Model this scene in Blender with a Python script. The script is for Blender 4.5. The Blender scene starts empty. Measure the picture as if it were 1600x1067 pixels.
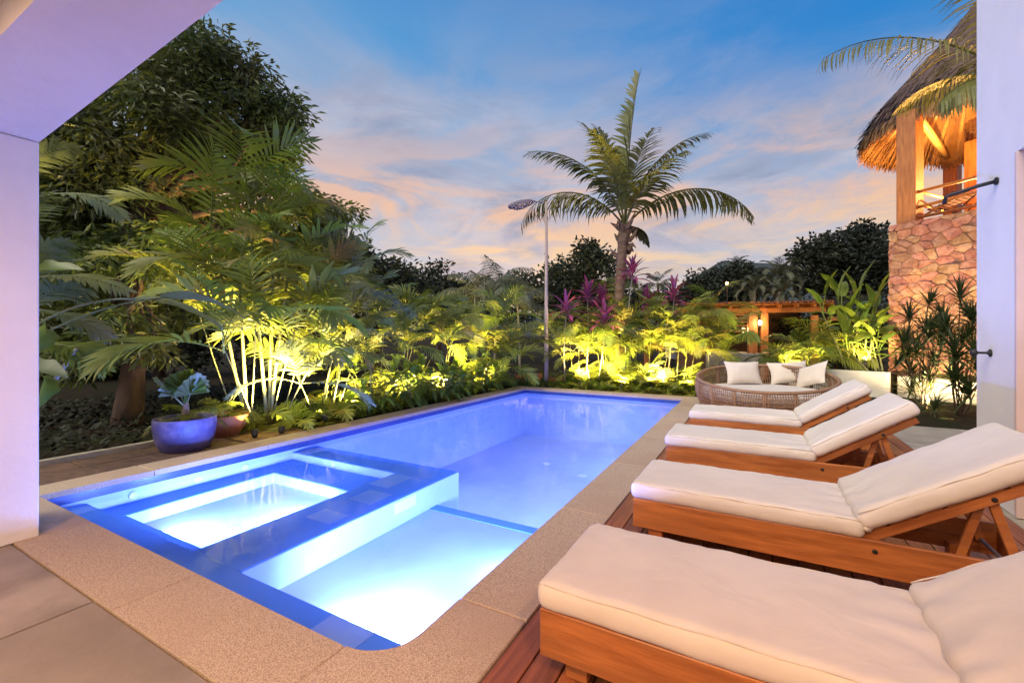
import bpy, bmesh, math, random
from math import sin, cos, pi, radians, sqrt, atan2, hypot
from mathutils import Vector, Matrix, Euler, noise
random.seed(7)
SC = bpy.context.scene
COL = SC.collection

# ------------------------------------------------------------------ camera
F, HY, CAMH = 690.0, 523.0, 1.5
YAW = math.atan(380 / F)
DV = (-sin(YAW), cos(YAW)); RV = (cos(YAW), sin(YAW))
cam_d = bpy.data.cameras.new('camera'); cam = bpy.data.objects.new('camera', cam_d); COL.objects.link(cam)
cam.location = (0, 0, CAMH); cam.rotation_euler = (pi/2, 0, YAW)
cam_d.sensor_width = 36; cam_d.lens = F / 1600 * 36
cam_d.shift_y = -(533.5 - HY) / 1600
cam_d.clip_start = 0.05; cam_d.clip_end = 3000
SC.camera = cam

def G(px, py, z=0.0):
    """world point on the level z that is surveyed at photo position px, py"""
    D = F * (CAMH - z) / (py - HY); l = (px - 800) / F * D
    return Vector((D*DV[0] + l*RV[0], D*DV[1] + l*RV[1], z))
def P(px, py, D):
    l = (px - 800) / F * D
    return Vector((D*DV[0] + l*RV[0], D*DV[1] + l*RV[1], CAMH - (py - HY) / F * D))

# ------------------------------------------------------------------ world
W = bpy.data.worlds.new('World'); SC.world = W; W.use_nodes = True
nt = W.node_tree; nt.nodes.clear()
def N(t, kind, **kw):
    n = t.nodes.new(kind)
    for k, v in kw.items(): setattr(n, k, v)
    return n
def ramp(t, stops, fac=None, interp='LINEAR'):
    n = t.nodes.new('ShaderNodeValToRGB'); n.color_ramp.interpolation = interp
    el = n.color_ramp.elements
    while len(el) < len(stops): el.new(0.5)
    for e, (p, c) in zip(el, stops):
        e.position = p; e.color = (*c, 1) if len(c) == 3 else c
    if fac is not None: t.links.new(fac, n.inputs[0])
    return n
def mth(t, op, a, b=None, c=None):
    n = t.nodes.new('ShaderNodeMath'); n.operation = op
    for i, v in enumerate((a, b, c)):
        if v is None: continue
        if isinstance(v, (int, float)): n.inputs[i].default_value = v
        else: t.links.new(v, n.inputs[i])
    return n.outputs[0]
def mixc(t, fac, a, b, mode='MIX'):
    n = t.nodes.new('ShaderNodeMix'); n.data_type = 'RGBA'; n.blend_type = mode
    for s, v in ((n.inputs[0], fac), (n.inputs[6], a), (n.inputs[7], b)):
        if isinstance(v, (int, float)): s.default_value = v
        elif isinstance(v, tuple): s.default_value = (*v, 1)
        else: t.links.new(v, s)
    return n.outputs[2]
def srgb(r, g, b):
    f = lambda c: (c/255/12.92) if c <= 10.3 else ((c/255 + .055)/1.055)**2.4
    return (f(r), f(g), f(b))
SKY_STRENGTH = 0.80
tc = N(nt, 'ShaderNodeTexCoord'); L = nt.links
sep = N(nt, 'ShaderNodeSeparateXYZ'); L.new(tc.outputs['Generated'], sep.inputs[0])
X, Y, Z = sep.outputs
Zc = mth(nt, 'MAXIMUM', Z, 0.0)
base_a = ramp(nt, [(0, srgb(216,206,206)), (.10, srgb(212,208,215)), (.24, srgb(192,198,216)), (.40, srgb(146,182,220)),
                   (.55, srgb(96,164,220)), (.8, srgb(48,120,200)), (1, srgb(34,96,180))], Zc)
base_b = ramp(nt, [(0, srgb(220,208,206)), (.10, srgb(212,208,216)), (.24, srgb(180,192,218)), (.38, srgb(98,156,214)),
                   (.5, srgb(40,134,212)), (.8, srgb(18,100,190)), (1, srgb(24,90,178))], Zc)
azr = mth(nt, 'ADD', mth(nt, 'MULTIPLY', X, RV[0]), mth(nt, 'MULTIPLY', Y, RV[1]))
azf = N(nt, 'ShaderNodeMapRange', clamp=True); L.new(azr, azf.inputs[0])
azf.inputs[1].default_value = -.45; azf.inputs[2].default_value = .55
base = mixc(nt, azf.outputs[0], base_a.outputs[0], base_b.outputs[0])
# broken evening clouds, elongated along the horizon
def cloud(scale, detail, rough, dist, off, lo, hi, sz=2.4, rot=0.0):
    mp = N(nt, 'ShaderNodeMapping'); mp.inputs['Location'].default_value = off; mp.inputs['Scale'].default_value = (1, 1, sz)
    mp.inputs['Rotation'].default_value = (rot, rot*.6, 0)
    L.new(tc.outputs['Generated'], mp.inputs[0])
    nz = N(nt, 'ShaderNodeTexNoise'); L.new(mp.outputs[0], nz.inputs[0])
    nz.inputs['Scale'].default_value = scale; nz.inputs['Detail'].default_value = detail
    nz.inputs['Roughness'].default_value = rough; nz.inputs['Distortion'].default_value = dist
    r = N(nt, 'ShaderNodeMapRange', clamp=True, interpolation_type='SMOOTHSTEP'); L.new(nz.outputs[0], r.inputs[0])
    r.inputs[1].default_value = lo; r.inputs[2].default_value = hi
    return r.outputs[0]
def bandr(stops): return ramp(nt, [(p, (v,)*3) for p, v in stops], Zc).outputs[0]
mul = lambda a, b: mth(nt, 'MULTIPLY', a, b)
cA = cloud(2.1, 10, .58, .5, (0.35, .9, .2), .40, .60, 2.2, .12)       # pale body
cS = cloud(3.4, 10, .62, .6, (5.1, 2.3, 1.2), .42, .62, 2.6, .12)      # blue-grey shadow side
cP = cloud(2.9, 10, .60, .7, (2.4, 6.1, .7), .40, .58, 3.4, .10)       # peach lit flanks
cT = cloud(6.0, 8, .62, .5, (8.4, 1.1, 3.3), .50, .64, 6.5, .06)       # thin low streaks
col = mixc(nt, mul(cA, bandr([(0, .3), (.12, .75), (.32, .85), (.44, .55), (.54, .14), (.68, .0), (1, 0)])), base, srgb(205, 200, 213))
col = mixc(nt, mul(mul(cS, cA), bandr([(0, .15), (.12, .65), (.3, .95), (.44, .7), (.54, .15), (1, 0)])), col, srgb(138, 154, 188))
peach = ramp(nt, [(0, srgb(236, 214, 200)), (.16, srgb(250, 214, 172)), (.26, srgb(248, 198, 166)), (.40, srgb(220, 190, 188)), (.6, srgb(206, 186, 210))], Zc).outputs[0]
col = mixc(nt, mul(cP, bandr([(0, .0), (.10, .25), (.17, .95), (.30, .9), (.38, .45), (.47, .08), (.6, 0)])), col, peach)
skycol = mixc(nt, mul(cT, bandr([(0, .0), (.06, .5), (.14, .7), (.24, .4), (.34, 0)])), col, srgb(188, 186, 206))
nish = N(nt, 'ShaderNodeTexSky', sky_type='NISHITA', sun_disc=False, sun_elevation=radians(2), sun_rotation=radians(-30))
bg1 = N(nt, 'ShaderNodeBackground'); L.new(skycol, bg1.inputs[0]); bg1.inputs[1].default_value = .97 * SKY_STRENGTH
bg2 = N(nt, 'ShaderNodeBackground'); L.new(nish.outputs[0], bg2.inputs[0]); bg2.inputs[1].default_value = 0.012
# light arriving from below the horizon is the dim land, not sky
bg3 = N(nt, 'ShaderNodeBackground'); bg3.inputs[0].default_value = (.03, .035, .03, 1)
addw = N(nt, 'ShaderNodeAddShader'); L.new(bg1.outputs[0], addw.inputs[0]); L.new(bg2.outputs[0], addw.inputs[1])
hz = N(nt, 'ShaderNodeMixShader'); L.new(mth(nt, 'GREATER_THAN', Z, -.02), hz.inputs[0])
L.new(bg3.outputs[0], hz.inputs[1]); L.new(addw.outputs[0], hz.inputs[2])
wo = N(nt, 'ShaderNodeOutputWorld'); L.new(hz.outputs[0], wo.inputs[0])

# added soft fill from behind the house that lifts the planting, no hard shadows
sd = bpy.data.lights.new('sun', 'SUN'); sd.energy = 3.2; sd.angle = radians(55); sd.color = (1, .88, .66)
sun = bpy.data.objects.new('sun', sd); COL.objects.link(sun)
sun.rotation_euler = Vector((-.35, -.75, .85)).to_track_quat('Z', 'Y').to_euler()

V = SC.view_settings
V.view_transform = 'Standard'; V.look = 'None'; V.exposure = 0.25; V.gamma = 1; V.use_curve_mapping = False
SC.render.engine = 'CYCLES'
cy = SC.cycles
cy.use_denoising = True; cy.max_bounces = 7; cy.diffuse_bounces = 3; cy.glossy_bounces = 3; cy.transmission_bounces = 4
cy.transparent_max_bounces = 12; cy.sample_clamp_indirect = 4.0; cy.caustics_reflective = True; cy.blur_glossy = 1.0; cy.caustics_refractive = False
try: cy.denoiser = 'OPENIMAGEDENOISE'
except Exception: pass

WARM = (1.0, .62, .28); GARDEN = (1.0, .72, .20); POOL = (.22, .35, 1.0); POOLV = (.17, .245, 1.0)

# ------------------------------------------------------------------ materials
MATS = {}
def mat(name, col, rough=.7, col2=None, scale=6, detail=6, bump=0, bscale=40, stretch=(1,1,1), spec=.5, metal=0, rnd=0,
        translucent=None, coat=0, lo=.35, hi=.65, coord='Object', col3=None, scale3=1.0, hue_rnd=0, bdist=.02, bdis=0, r3=(.45, .62)):
    m = bpy.data.materials.new(name); m.use_nodes = True; t = m.node_tree; t.nodes.clear(); l = t.links
    bs = N(t, 'ShaderNodeBsdfPrincipled'); out = N(t, 'ShaderNodeOutputMaterial')
    bs.inputs['Roughness'].default_value = rough; bs.inputs['Metallic'].default_value = metal
    bs.inputs['Specular IOR Level'].default_value = spec; bs.inputs['Coat Weight'].default_value = coat
    tcn = N(t, 'ShaderNodeTexCoord'); mp = N(t, 'ShaderNodeMapping'); mp.inputs['Scale'].default_value = stretch
    l.new(tcn.outputs[coord], mp.inputs[0])
    oi = N(t, 'ShaderNodeObjectInfo')
    if rnd:      # every object gets its own patch of the pattern
        va = N(t, 'ShaderNodeVectorMath', operation='SCALE'); va.inputs[0].default_value = (37, 21, 53)
        l.new(oi.outputs['Random'], va.inputs['Scale']); l.new(va.outputs[0], mp.inputs['Location'])
    c = None
    nz = N(t, 'ShaderNodeTexNoise'); nz.inputs['Scale'].default_value = scale; nz.inputs['Detail'].default_value = detail
    nz.inputs['Roughness'].default_value = .6; l.new(mp.outputs[0], nz.inputs[0])
    if col2: c = ramp(t, [(lo, col), (hi, col2)], nz.outputs[0]).outputs[0]
    else: c = mixc(t, 0.0, col, col)
    if col3:
        n3 = N(t, 'ShaderNodeTexNoise'); n3.inputs['Scale'].default_value = scale3; n3.inputs['Detail'].default_value = 4
        l.new(mp.outputs[0], n3.inputs[0])
        r3n = ramp(t, [(r3[0], (0,0,0)), (r3[1], (1,1,1))], n3.outputs[0])
        c = mixc(t, mth(t, 'MULTIPLY', r3n.outputs[0], .75), c, col3)
    if rnd:
        k = N(t, 'ShaderNodeMapRange'); l.new(oi.outputs['Random'], k.inputs[0]); k.inputs[3].default_value = 1-rnd; k.inputs[4].default_value = 1+rnd
        hs = N(t, 'ShaderNodeHueSaturation'); l.new(c, hs.inputs['Color']); l.new(k.outputs[0], hs.inputs['Value'])
        if hue_rnd:
            k2 = N(t, 'ShaderNodeMapRange'); l.new(mth(t, 'FRACT', mth(t, 'MULTIPLY', oi.outputs['Random'], 7.31)), k2.inputs[0])
            k2.inputs[3].default_value = .5-hue_rnd; k2.inputs[4].default_value = .5+hue_rnd; l.new(k2.outputs[0], hs.inputs['Hue'])
        c = hs.outputs[0]
    l.new(c, bs.inputs['Base Color'])
    if bump:
        nb = N(t, 'ShaderNodeTexNoise'); nb.inputs['Scale'].default_value = bscale; nb.inputs['Detail'].default_value = 6
        l.new(mp.outputs[0], nb.inputs[0])
        b = N(t, 'ShaderNodeBump'); b.inputs['Strength'].default_value = bump; b.inputs['Distance'].default_value = bdist; nb.inputs['Distortion'].default_value = bdis
        l.new(nb.outputs[0], b.inputs['Height']); l.new(b.outputs[0], bs.inputs['Normal'])
    if translucent:
        tr = N(t, 'ShaderNodeBsdfTranslucent'); l.new(mixc(t, 1, c, (1.3, 1.3, .7), 'MULTIPLY'), tr.inputs[0])
        mx = N(t, 'ShaderNodeMixShader'); mx.inputs[0].default_value = translucent
        l.new(bs.outputs[0], mx.inputs[1]); l.new(tr.outputs[0], mx.inputs[2]); l.new(mx.outputs[0], out.inputs[0])
    else: l.new(bs.outputs[0], out.inputs[0])
    MATS[name] = m
    return m
def glow(name, col, s):
    m = bpy.data.materials.new(name); m.use_nodes = True; t = m.node_tree; t.nodes.clear()
    e = N(t, 'ShaderNodeEmission'); e.inputs[0].default_value = (*col, 1); e.inputs[1].default_value = s
    o = N(t, 'ShaderNodeOutputMaterial'); t.links.new(e.outputs[0], o.inputs[0]); MATS[name] = m; return m

mat('plaster', (.86, .84, .82), .85, (.80, .78, .76), 2.2, 9, bump=.22, bscale=22)
mat('render_white', (.72, .68, .60), .85, (.62, .58, .50), 2.5, 8, bump=.2, bscale=25)
mat('door_paint', (.72, .55, .50), .5, (.66, .5, .46), 3)
mat('iron', (.03, .03, .035), .45, (.05, .045, .04), 20, metal=.6, bump=.1)
mat('concrete', (.36, .295, .24), .6, (.18, .145, .118), 2.2, 12, bump=.16, bscale=18, col3=(.25, .20, .16), scale3=.9, rnd=.06)
mat('coping', (.62, .475, .35), .8, (.31, .22, .155), 150, 3, bump=.3, bscale=150, col3=(.45, .32, .235), scale3=1.5, rnd=.06, lo=.40, hi=.64, coord='Object')
mat('paving', (.40, .35, .28), .8, (.30, .26, .20), 4, 8, bump=.2, rnd=.08)
mat('brick_path', (.17, .09, .06), .85, (.09, .055, .04), 7, 8, bump=.5, bscale=25, rnd=.25)
mat('deck_wood', (.42, .135, .050), .42, (.22, .066, .026), 5, 8, bump=.25, bscale=30, stretch=(6, .35, 6), rnd=.22, hue_rnd=.008, spec=.5)
mat('teak', (.50, .175, .048), .38, (.26, .078, .020), 3.2, 9, bump=.12, bscale=14, stretch=(.7, 5, 7), rnd=.12, spec=.5, col3=(.33, .12, .038), scale3=2.2)
mat('hut_wood', (.45, .17, .045), .5, (.28, .09, .025), 4, 8, bump=.2, bscale=20, stretch=(5, 5, .6), rnd=.12)
mat('bamboo', (.55, .34, .13), .5, (.42, .24, .09), 8, 6, bump=.15, rnd=.1)
mat('cushion', (.72, .655, .59), .9, (.665, .60, .54), 3, 6, bump=.35, bdis=1.6, bscale=3.4, spec=.2, rnd=.02)
mat('pillow_cloth', (.72, .64, .56), .9, (.66, .58, .50), 4, 6, bump=.25, bscale=10, spec=.2)
mat('rattan', (.36, .21, .12), .6, (.25, .14, .08), 14, 4, bump=.3, bscale=60)
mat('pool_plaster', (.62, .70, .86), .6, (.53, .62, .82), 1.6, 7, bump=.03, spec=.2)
mat('pool_ledge_shaded', (.16, .40, .95), .55, (.13, .35, .90), 1.2, 6, spec=.2)  # same finish as the basin; deep blue puts the dim light into the colour
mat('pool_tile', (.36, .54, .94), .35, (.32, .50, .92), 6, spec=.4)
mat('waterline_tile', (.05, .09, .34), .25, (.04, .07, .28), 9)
mat('jet_white', (.85, .87, .9), .3)
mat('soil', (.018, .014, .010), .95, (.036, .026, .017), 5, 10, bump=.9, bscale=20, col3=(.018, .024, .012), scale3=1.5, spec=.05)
mat('curb', (.52, .47, .40), .8, (.40, .36, .30), 6, 6, bump=.2)
mat('terracotta', (.34, .13, .06), .75, (.24, .09, .045), 6, 8, bump=.25, rnd=.08)
mat('blue_glaze', (.055, .055, .20), .42, (.16, .13, .28), 7, 9, bump=.3, bscale=40, col3=(.04, .04, .15), scale3=3)
mat('bark', (.12, .070, .050), .95, (.065, .040, .030), 6, 10, bump=1.0, bscale=14, stretch=(1, 1, .35))
mat('palm_bark', (.24, .155, .095), .9, (.14, .085, .05), 5, 10, bump=.8, bscale=20, stretch=(1, 1, 2.5))
mat('cane', (.20, .20, .08), .55, (.10, .11, .05), 5, 5, stretch=(1, 1, 3))
mat('cane_pale', (.32, .29, .24), .55, (.20, .18, .14), 6, 5, stretch=(1, 1, 3))
LEAFRND = .22
mat('leaf_areca', (.205, .240, .036), .42, (.130, .165, .028), 2.2, 4, rnd=LEAFRND, hue_rnd=.03, translucent=.30, col3=(.28, .17, .05), scale3=.9, r3=(.58, .70))
mat('leaf_coconut', (.185, .185, .045), .45, (.115, .125, .032), 2, 4, rnd=.2, hue_rnd=.02, translucent=.25)
mat('leaf_blue', (.175, .205, .095), .40, (.120, .150, .070), 2, 4, rnd=.2, hue_rnd=.02, translucent=.2, col3=(.24, .18, .08), scale3=.9, r3=(.60, .72))
mat('leaf_dusty', (.120, .135, .085), .6, (.080, .092, .062), 2, 4, rnd=.2, translucent=.15)
mat('leaf_mango', (.115, .150, .034), .42, (.060, .088, .022), 1.3, 5, rnd=.1, translucent=.25, col3=(.085, .070, .028), scale3=.4)
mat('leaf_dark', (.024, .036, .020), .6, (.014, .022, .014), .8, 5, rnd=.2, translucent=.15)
mat('leaf_ginger', (.130, .200, .034), .32, (.080, .130, .024), 2, 4, rnd=.25, hue_rnd=.02, translucent=.25)
mat('leaf_banana', (.150, .215, .030), .38, (.095, .150, .024), 3, 4, rnd=.22, hue_rnd=.02, translucent=.35)
mat('leaf_cordyline', (.36, .06, .17), .35, (.18, .035, .11), 2.5, 5, rnd=.3, hue_rnd=.03, translucent=.25)
mat('leaf_dracaena', (.060, .090, .026), .42, (.036, .058, .018), 2, 4, rnd=.2, translucent=.2)
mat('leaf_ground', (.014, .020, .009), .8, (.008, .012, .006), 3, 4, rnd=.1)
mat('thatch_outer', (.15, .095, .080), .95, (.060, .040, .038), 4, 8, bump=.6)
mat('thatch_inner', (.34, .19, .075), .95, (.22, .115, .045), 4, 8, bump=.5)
mat('stone', (.38, .165, .10), .9, (.22, .090, .055), 6, 10, bump=1.0, bdist=.06, bscale=9, rnd=.20, hue_rnd=.02, col3=(.44, .245, .17), scale3=5)
mat('mortar', (.24, .125, .085), .95, (.16, .082, .056), 8, 8, bump=.5)
mat('roof_tile', (.30, .11, .055), .8, (.20, .07, .04), 6, 8, bump=.3, rnd=.2)
mat('lamp_steel', (.17, .15, .19), .6, metal=0, spec=.2)
mat('pole_paint', (.42, .34, .31), .6, (.33, .26, .24), 4, 8, stretch=(1, 1, .3))
mat('stripe_cloth', (.05, .04, .12), .8)
mat('hill', (.050, .066, .075), .95, (.038, .052, .060), .05, 8)  # lifted blue-grey, distance haze put into the colour
mat('far_wall', (.30, .28, .30), .9, (.24, .22, .24), 1)
mat('black_plastic', (.012, .012, .013), .5)
mat('copper_lens', (.3, .25, .15), .3)
glow('garden_lens', GARDEN, 30); glow('sconce_glass', WARM, 14); glow('pool_lens', (.6, .75, 1), 8); glow('bulb_glow', (1, .45, .12), 25)
glow('downlight_lens', (1, .72, .42), 10)
def stripes_material():
    m = MATS['stripe_cloth']; t = m.node_tree; bs = [n for n in t.nodes if n.type == 'BSDF_PRINCIPLED'][0]
    tcn = N(t, 'ShaderNodeTexCoord'); w = N(t, 'ShaderNodeTexWave'); w.inputs['Scale'].default_value = 3.2; w.bands_direction = 'X'
    t.links.new(tcn.outputs['Object'], w.inputs[0])
    r = ramp(t, [(.45, (.05, .04, .14)), (.55, (.45, .38, .50))], w.outputs[0]); t.links.new(r.outputs[0], bs.inputs['Base Color'])
stripes_material()
def water_material():
    m = bpy.data.materials.new('pool_water'); m.use_nodes = True; t = m.node_tree; t.nodes.clear(); l = t.links
    tcn = N(t, 'ShaderNodeTexCoord')
    n1 = N(t, 'ShaderNodeTexNoise'); n1.inputs['Scale'].default_value = 3.0; n1.inputs['Detail'].default_value = 3; l.new(tcn.outputs['Object'], n1.inputs[0])
    b = N(t, 'ShaderNodeBump'); b.inputs['Strength'].default_value = .075; b.inputs['Distance'].default_value = .05; l.new(n1.outputs[0], b.inputs['Height'])
    fr = N(t, 'ShaderNodeFresnel'); fr.inputs[0].default_value = 1.33; l.new(b.outputs[0], fr.inputs['Normal'])
    tr = N(t, 'ShaderNodeBsdfTransparent'); tr.inputs[0].default_value = (.78, .85, 1, 1)
    gl = N(t, 'ShaderNodeBsdfGlossy'); gl.inputs['Roughness'].default_value = .012; l.new(b.outputs[0], gl.inputs['Normal'])
    mx = N(t, 'ShaderNodeMixShader'); l.new(fr.outputs[0], mx.inputs[0]); l.new(tr.outputs[0], mx.inputs[1]); l.new(gl.outputs[0], mx.inputs[2])
    o = N(t, 'ShaderNodeOutputMaterial'); l.new(mx.outputs[0], o.inputs[0]); MATS['pool_water'] = m
water_material()

# ------------------------------------------------------------------ mesh helpers
class MB:
    def __init__(s): s.v = []; s.f = []
    def add(s, v, f):
        o = len(s.v); s.v.extend(tuple(p) for p in v); s.f.extend(tuple(i+o for i in q) for q in f); return s
    def box(s, x0, x1, y0, y1, z0, z1, M=None, ch=0):
        if ch:
            vs = []
            for (x, y, z, sx, sy, sz) in [(x,y,z,sx,sy,sz) for x,sx in ((x0,1),(x1,-1)) for y,sy in ((y0,1),(y1,-1)) for z,sz in ((z0,1),(z1,-1))]:
                vs += [Vector((x, y+sy*ch, z+sz*ch)), Vector((x+sx*ch, y, z+sz*ch)), Vector((x+sx*ch, y+sy*ch, z))]
            idx = lambda a, b, c, k: (a*4+b*2+c)*3+k
            f = []
            q = [(0,0),(1,0),(1,1),(0,1)]
            for a in (0, 1):
                f.append([idx(a, b, c, 0) for b, c in q][::(-1 if a == 0 else 1)])
                f.append([idx(b, a, c, 1) for b, c in q][::(1 if a == 0 else -1)])
                f.append([idx(b, c, a, 2) for b, c in q][::(-1 if a == 0 else 1)])
            for b in (0, 1):
                for c in (0, 1):
                    f.append([idx(0,b,c,1), idx(1,b,c,1), idx(1,b,c,2), idx(0,b,c,2)])
                    f.append([idx(b,0,c,0), idx(b,1,c,0), idx(b,1,c,2), idx(b,0,c,2)])
                    f.append([idx(b,c,0,0), idx(b,c,1,0), idx(b,c,1,1), idx(b,c,0,1)])
            for a in (0, 1):
                for b in (0, 1):
                    for c in (0, 1): f.append([idx(a,b,c,0), idx(a,b,c,1), idx(a,b,c,2)])
        else:
            vs = [Vector(p) for p in [(x0,y0,z0),(x1,y0,z0),(x1,y1,z0),(x0,y1,z0),(x0,y0,z1),(x1,y0,z1),(x1,y1,z1),(x0,y1,z1)]]
            f = [(0,3,2,1),(4,5,6,7),(0,1,5,4),(1,2,6,5),(2,3,7,6),(3,0,4,7)]
        if M is not None: vs = [M @ p for p in vs]
        return s.add(vs, f)
    def prism(s, poly, z0, z1, ch=0):
        n = len(poly); v = [(x, y, z0) for x, y in poly]
        if ch:
            cx = sum(p[0] for p in poly)/n; cyy = sum(p[1] for p in poly)/n
            ins = []
            for x, y in poly:
                d = hypot(x-cx, y-cyy) or 1
                ins.append((x-(x-cx)/d*ch*1.2, y-(y-cyy)/d*ch*1.2))
            v += [(x, y, z1-ch) for x, y in poly] + [(x, y, z1) for x, y in ins]
            f = [tuple(range(n))[::-1], tuple(range(2*n, 3*n))]
            for k in (0, n): f += [(k+i, k+(i+1) % n, k+n+(i+1) % n, k+n+i) for i in range(n)]
        else:
            v += [(x, y, z1) for x, y in poly]
            f = [tuple(range(n))[::-1], tuple(range(n, 2*n))] + [(i, (i+1) % n, n+(i+1) % n, n+i) for i in range(n)]
        return s.add(v, f)
    def tube(s, pts, rad, n=6, cap=True):
        pts = [Vector(p) for p in pts]; m = len(pts)
        if not hasattr(rad, '__len__'): rad = [rad]*m
        v = []; up = Vector((0, 0, 1)); prev = None
        for i, p in enumerate(pts):
            t = (pts[min(i+1, m-1)] - pts[max(i-1, 0)]).normalized()
            a = prev - t*prev.dot(t) if prev is not None else t.cross(up if abs(t.z) < .95 else Vector((1, 0, 0)))
            a.normalize(); prev = a; b = t.cross(a)
            for k in range(n):
                w = 2*pi*k/n; v.append(p + (a*cos(w) + b*sin(w))*rad[i])
        f = [(i*n+k, i*n+(k+1) % n, (i+1)*n+(k+1) % n, (i+1)*n+k) for i in range(m-1) for k in range(n)]
        if cap: f += [tuple(range(n))[::-1], tuple(range((m-1)*n, m*n))]
        return s.add(v, f)
    def lathe(s, prof, n=24, closed=False, M=None):
        v = []; m = len(prof)
        for r, z in prof:
            for k in range(n): v.append(Vector((r*cos(2*pi*k/n), r*sin(2*pi*k/n), z)))
        f = [(i*n+k, i*n+(k+1) % n, (i+1)*n+(k+1) % n, (i+1)*n+k) for i in range(m-1) for k in range(n)]
        f += [tuple(range(n))[::-1], tuple(range((m-1)*n, m*n))]
        if M is not None: v = [M @ p for p in v]
        return s.add(v, f)
    def mesh(s, name, m, smooth=False):
        me = bpy.data.meshes.new(name); me.from_pydata(s.v, [], s.f)
        for q in (m if isinstance(m, (list, tuple)) else [m]): me.materials.append(MATS[q])
        if smooth: me.shade_smooth()
        return me
    def build(s, name, m, parent=None, loc=(0,0,0), rot=(0,0,0), smooth=False):
        return link(name, s.mesh(name, m, smooth), parent, loc, rot)
def link(name, me, parent=None, loc=(0,0,0), rot=(0,0,0), scale=None):
    o = bpy.data.objects.new(name, me); COL.objects.link(o); o.location = loc; o.rotation_euler = rot
    if scale is not None: o.scale = (scale,)*3 if isinstance(scale, (int, float)) else scale
    if parent is not None: o.parent = parent
    return o
def tag(o, label, cat, group=None):
    o['label'] = label; o['category'] = cat
    if group: o['group'] = group
    return o
def thing(name, label, cat, loc=(0,0,0), rz=0, group=None):
    o = bpy.data.objects.new(name, None); COL.objects.link(o); o.location = loc; o.rotation_euler = (0, 0, rz)
    o.empty_display_size = .1
    return tag(o, label, cat, group)
def structure(o): o['kind'] = 'structure'; return o
def box_thing(name, label, cat, dims, m, ch=0):
    return tag(MB().box(*dims, ch=ch).build(name, m), label, cat)
def light(name, kind, loc, energy, color, parent=None, target=None, size=.05, angle=None, blend=.5, shape=None):
    d = bpy.data.lights.new(name, kind); d.energy = energy; d.color = color
    if kind in ('POINT', 'SPOT'): d.shadow_soft_size = size
    if kind == 'SPOT': d.spot_size = radians(angle); d.spot_blend = blend
    if kind == 'AREA': d.size = size; d.shape = shape or 'DISK'
    o = bpy.data.objects.new(name, d); COL.objects.link(o); o.location = loc
    if target is not None: o.rotation_euler = (Vector(target) - Vector(loc)).to_track_quat('-Z', 'Y').to_euler()
    if parent is not None: o.parent = parent
    return o
def rounded_box(sx, sy, sz, r, n=(10, 6, 3), wr=0.0, seed=0, puff=0.0, crease=0):
    """cushion: rounded box with puffed faces and soft creases"""
    bm = bmesh.new(); hx, hy, hz = sx/2, sy/2, sz/2
    vs = {}
    def vert(a, b, c):
        k = (round(a, 5), round(b, 5), round(c, 5))
        if k not in vs:
            p = Vector((a*hx, b*hy, c*hz))
            q = Vector((max(-hx+r, min(hx-r, p.x)), max(-hy+r, min(hy-r, p.y)), max(-hz+min(r, hz*.95), min(hz-min(r, hz*.95), p.z))))
            d = p - q
            if d.length > 1e-6: p = q + d.normalized()*min(r, d.length)
            e = (1-min(1, abs(a))**4)*(1-min(1, abs(b))**4)
            p.z += (1 if c > 0 else -.2)*abs(c)*puff*e
            nn = noise.noise_vector(Vector((p.x*5+seed*7, p.y*5, p.z*5)))*wr + noise.noise_vector(Vector((p.x*16+seed, p.y*11, p.z*16)))*wr*.4
            if crease:
                f_ = max(0, (p.x*crease/hx+1)/2-.74)/.26      # 1 at the hinge end
                p.z += (.007*f_*sin(p.y*34+seed+3*noise.noise(Vector((p.x*7, p.y*5, seed)))) - .012*f_**3)*(c > -.5)
                e_ = 1-min(1, abs(abs(b)-.97)/.12)             # little puckers along the side seams
                p.z += .004*max(0, e_)*sin(p.x*46+seed*2+4*noise.noise(Vector((p.x*5, 0, seed))))*(c > 0)
            vs[k] = bm.verts.new(p + nn)
        return vs[k]
    def g(n, k):  # denser near the edges
        t = -1 + 2*k/n; return math.copysign(1-(1-abs(t))**1.5, t)
    nx, ny, nz = n
    for c in (-1, 1):
        for i in range(nx):
            for j in range(ny):
                q = [vert(g(nx, i), g(ny, j), c), vert(g(nx, i+1), g(ny, j), c), vert(g(nx, i+1), g(ny, j+1), c), vert(g(nx, i), g(ny, j+1), c)]
                bm.faces.new(q if c > 0 else q[::-1])
        for i in range(nx):
            for k in range(nz):
                q = [vert(g(nx, i), c, g(nz, k)), vert(g(nx, i+1), c, g(nz, k)), vert(g(nx, i+1), c, g(nz, k+1)), vert(g(nx, i), c, g(nz, k+1))]
                bm.faces.new(q if c < 0 else q[::-1])
        for j in range(ny):
            for k in range(nz):
                q = [vert(c, g(ny, j), g(nz, k)), vert(c, g(ny, j+1), g(nz, k)), vert(c, g(ny, j+1), g(nz, k+1)), vert(c, g(ny, j), g(nz, k+1))]
                bm.faces.new(q if c > 0 else q[::-1])
    mb = MB(); bm.verts.index_update()
    mb.v = [tuple(v.co) for v in bm.verts]; mb.f = [tuple(v.index for v in f.verts) for f in bm.faces]; bm.free()
    return mb

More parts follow.
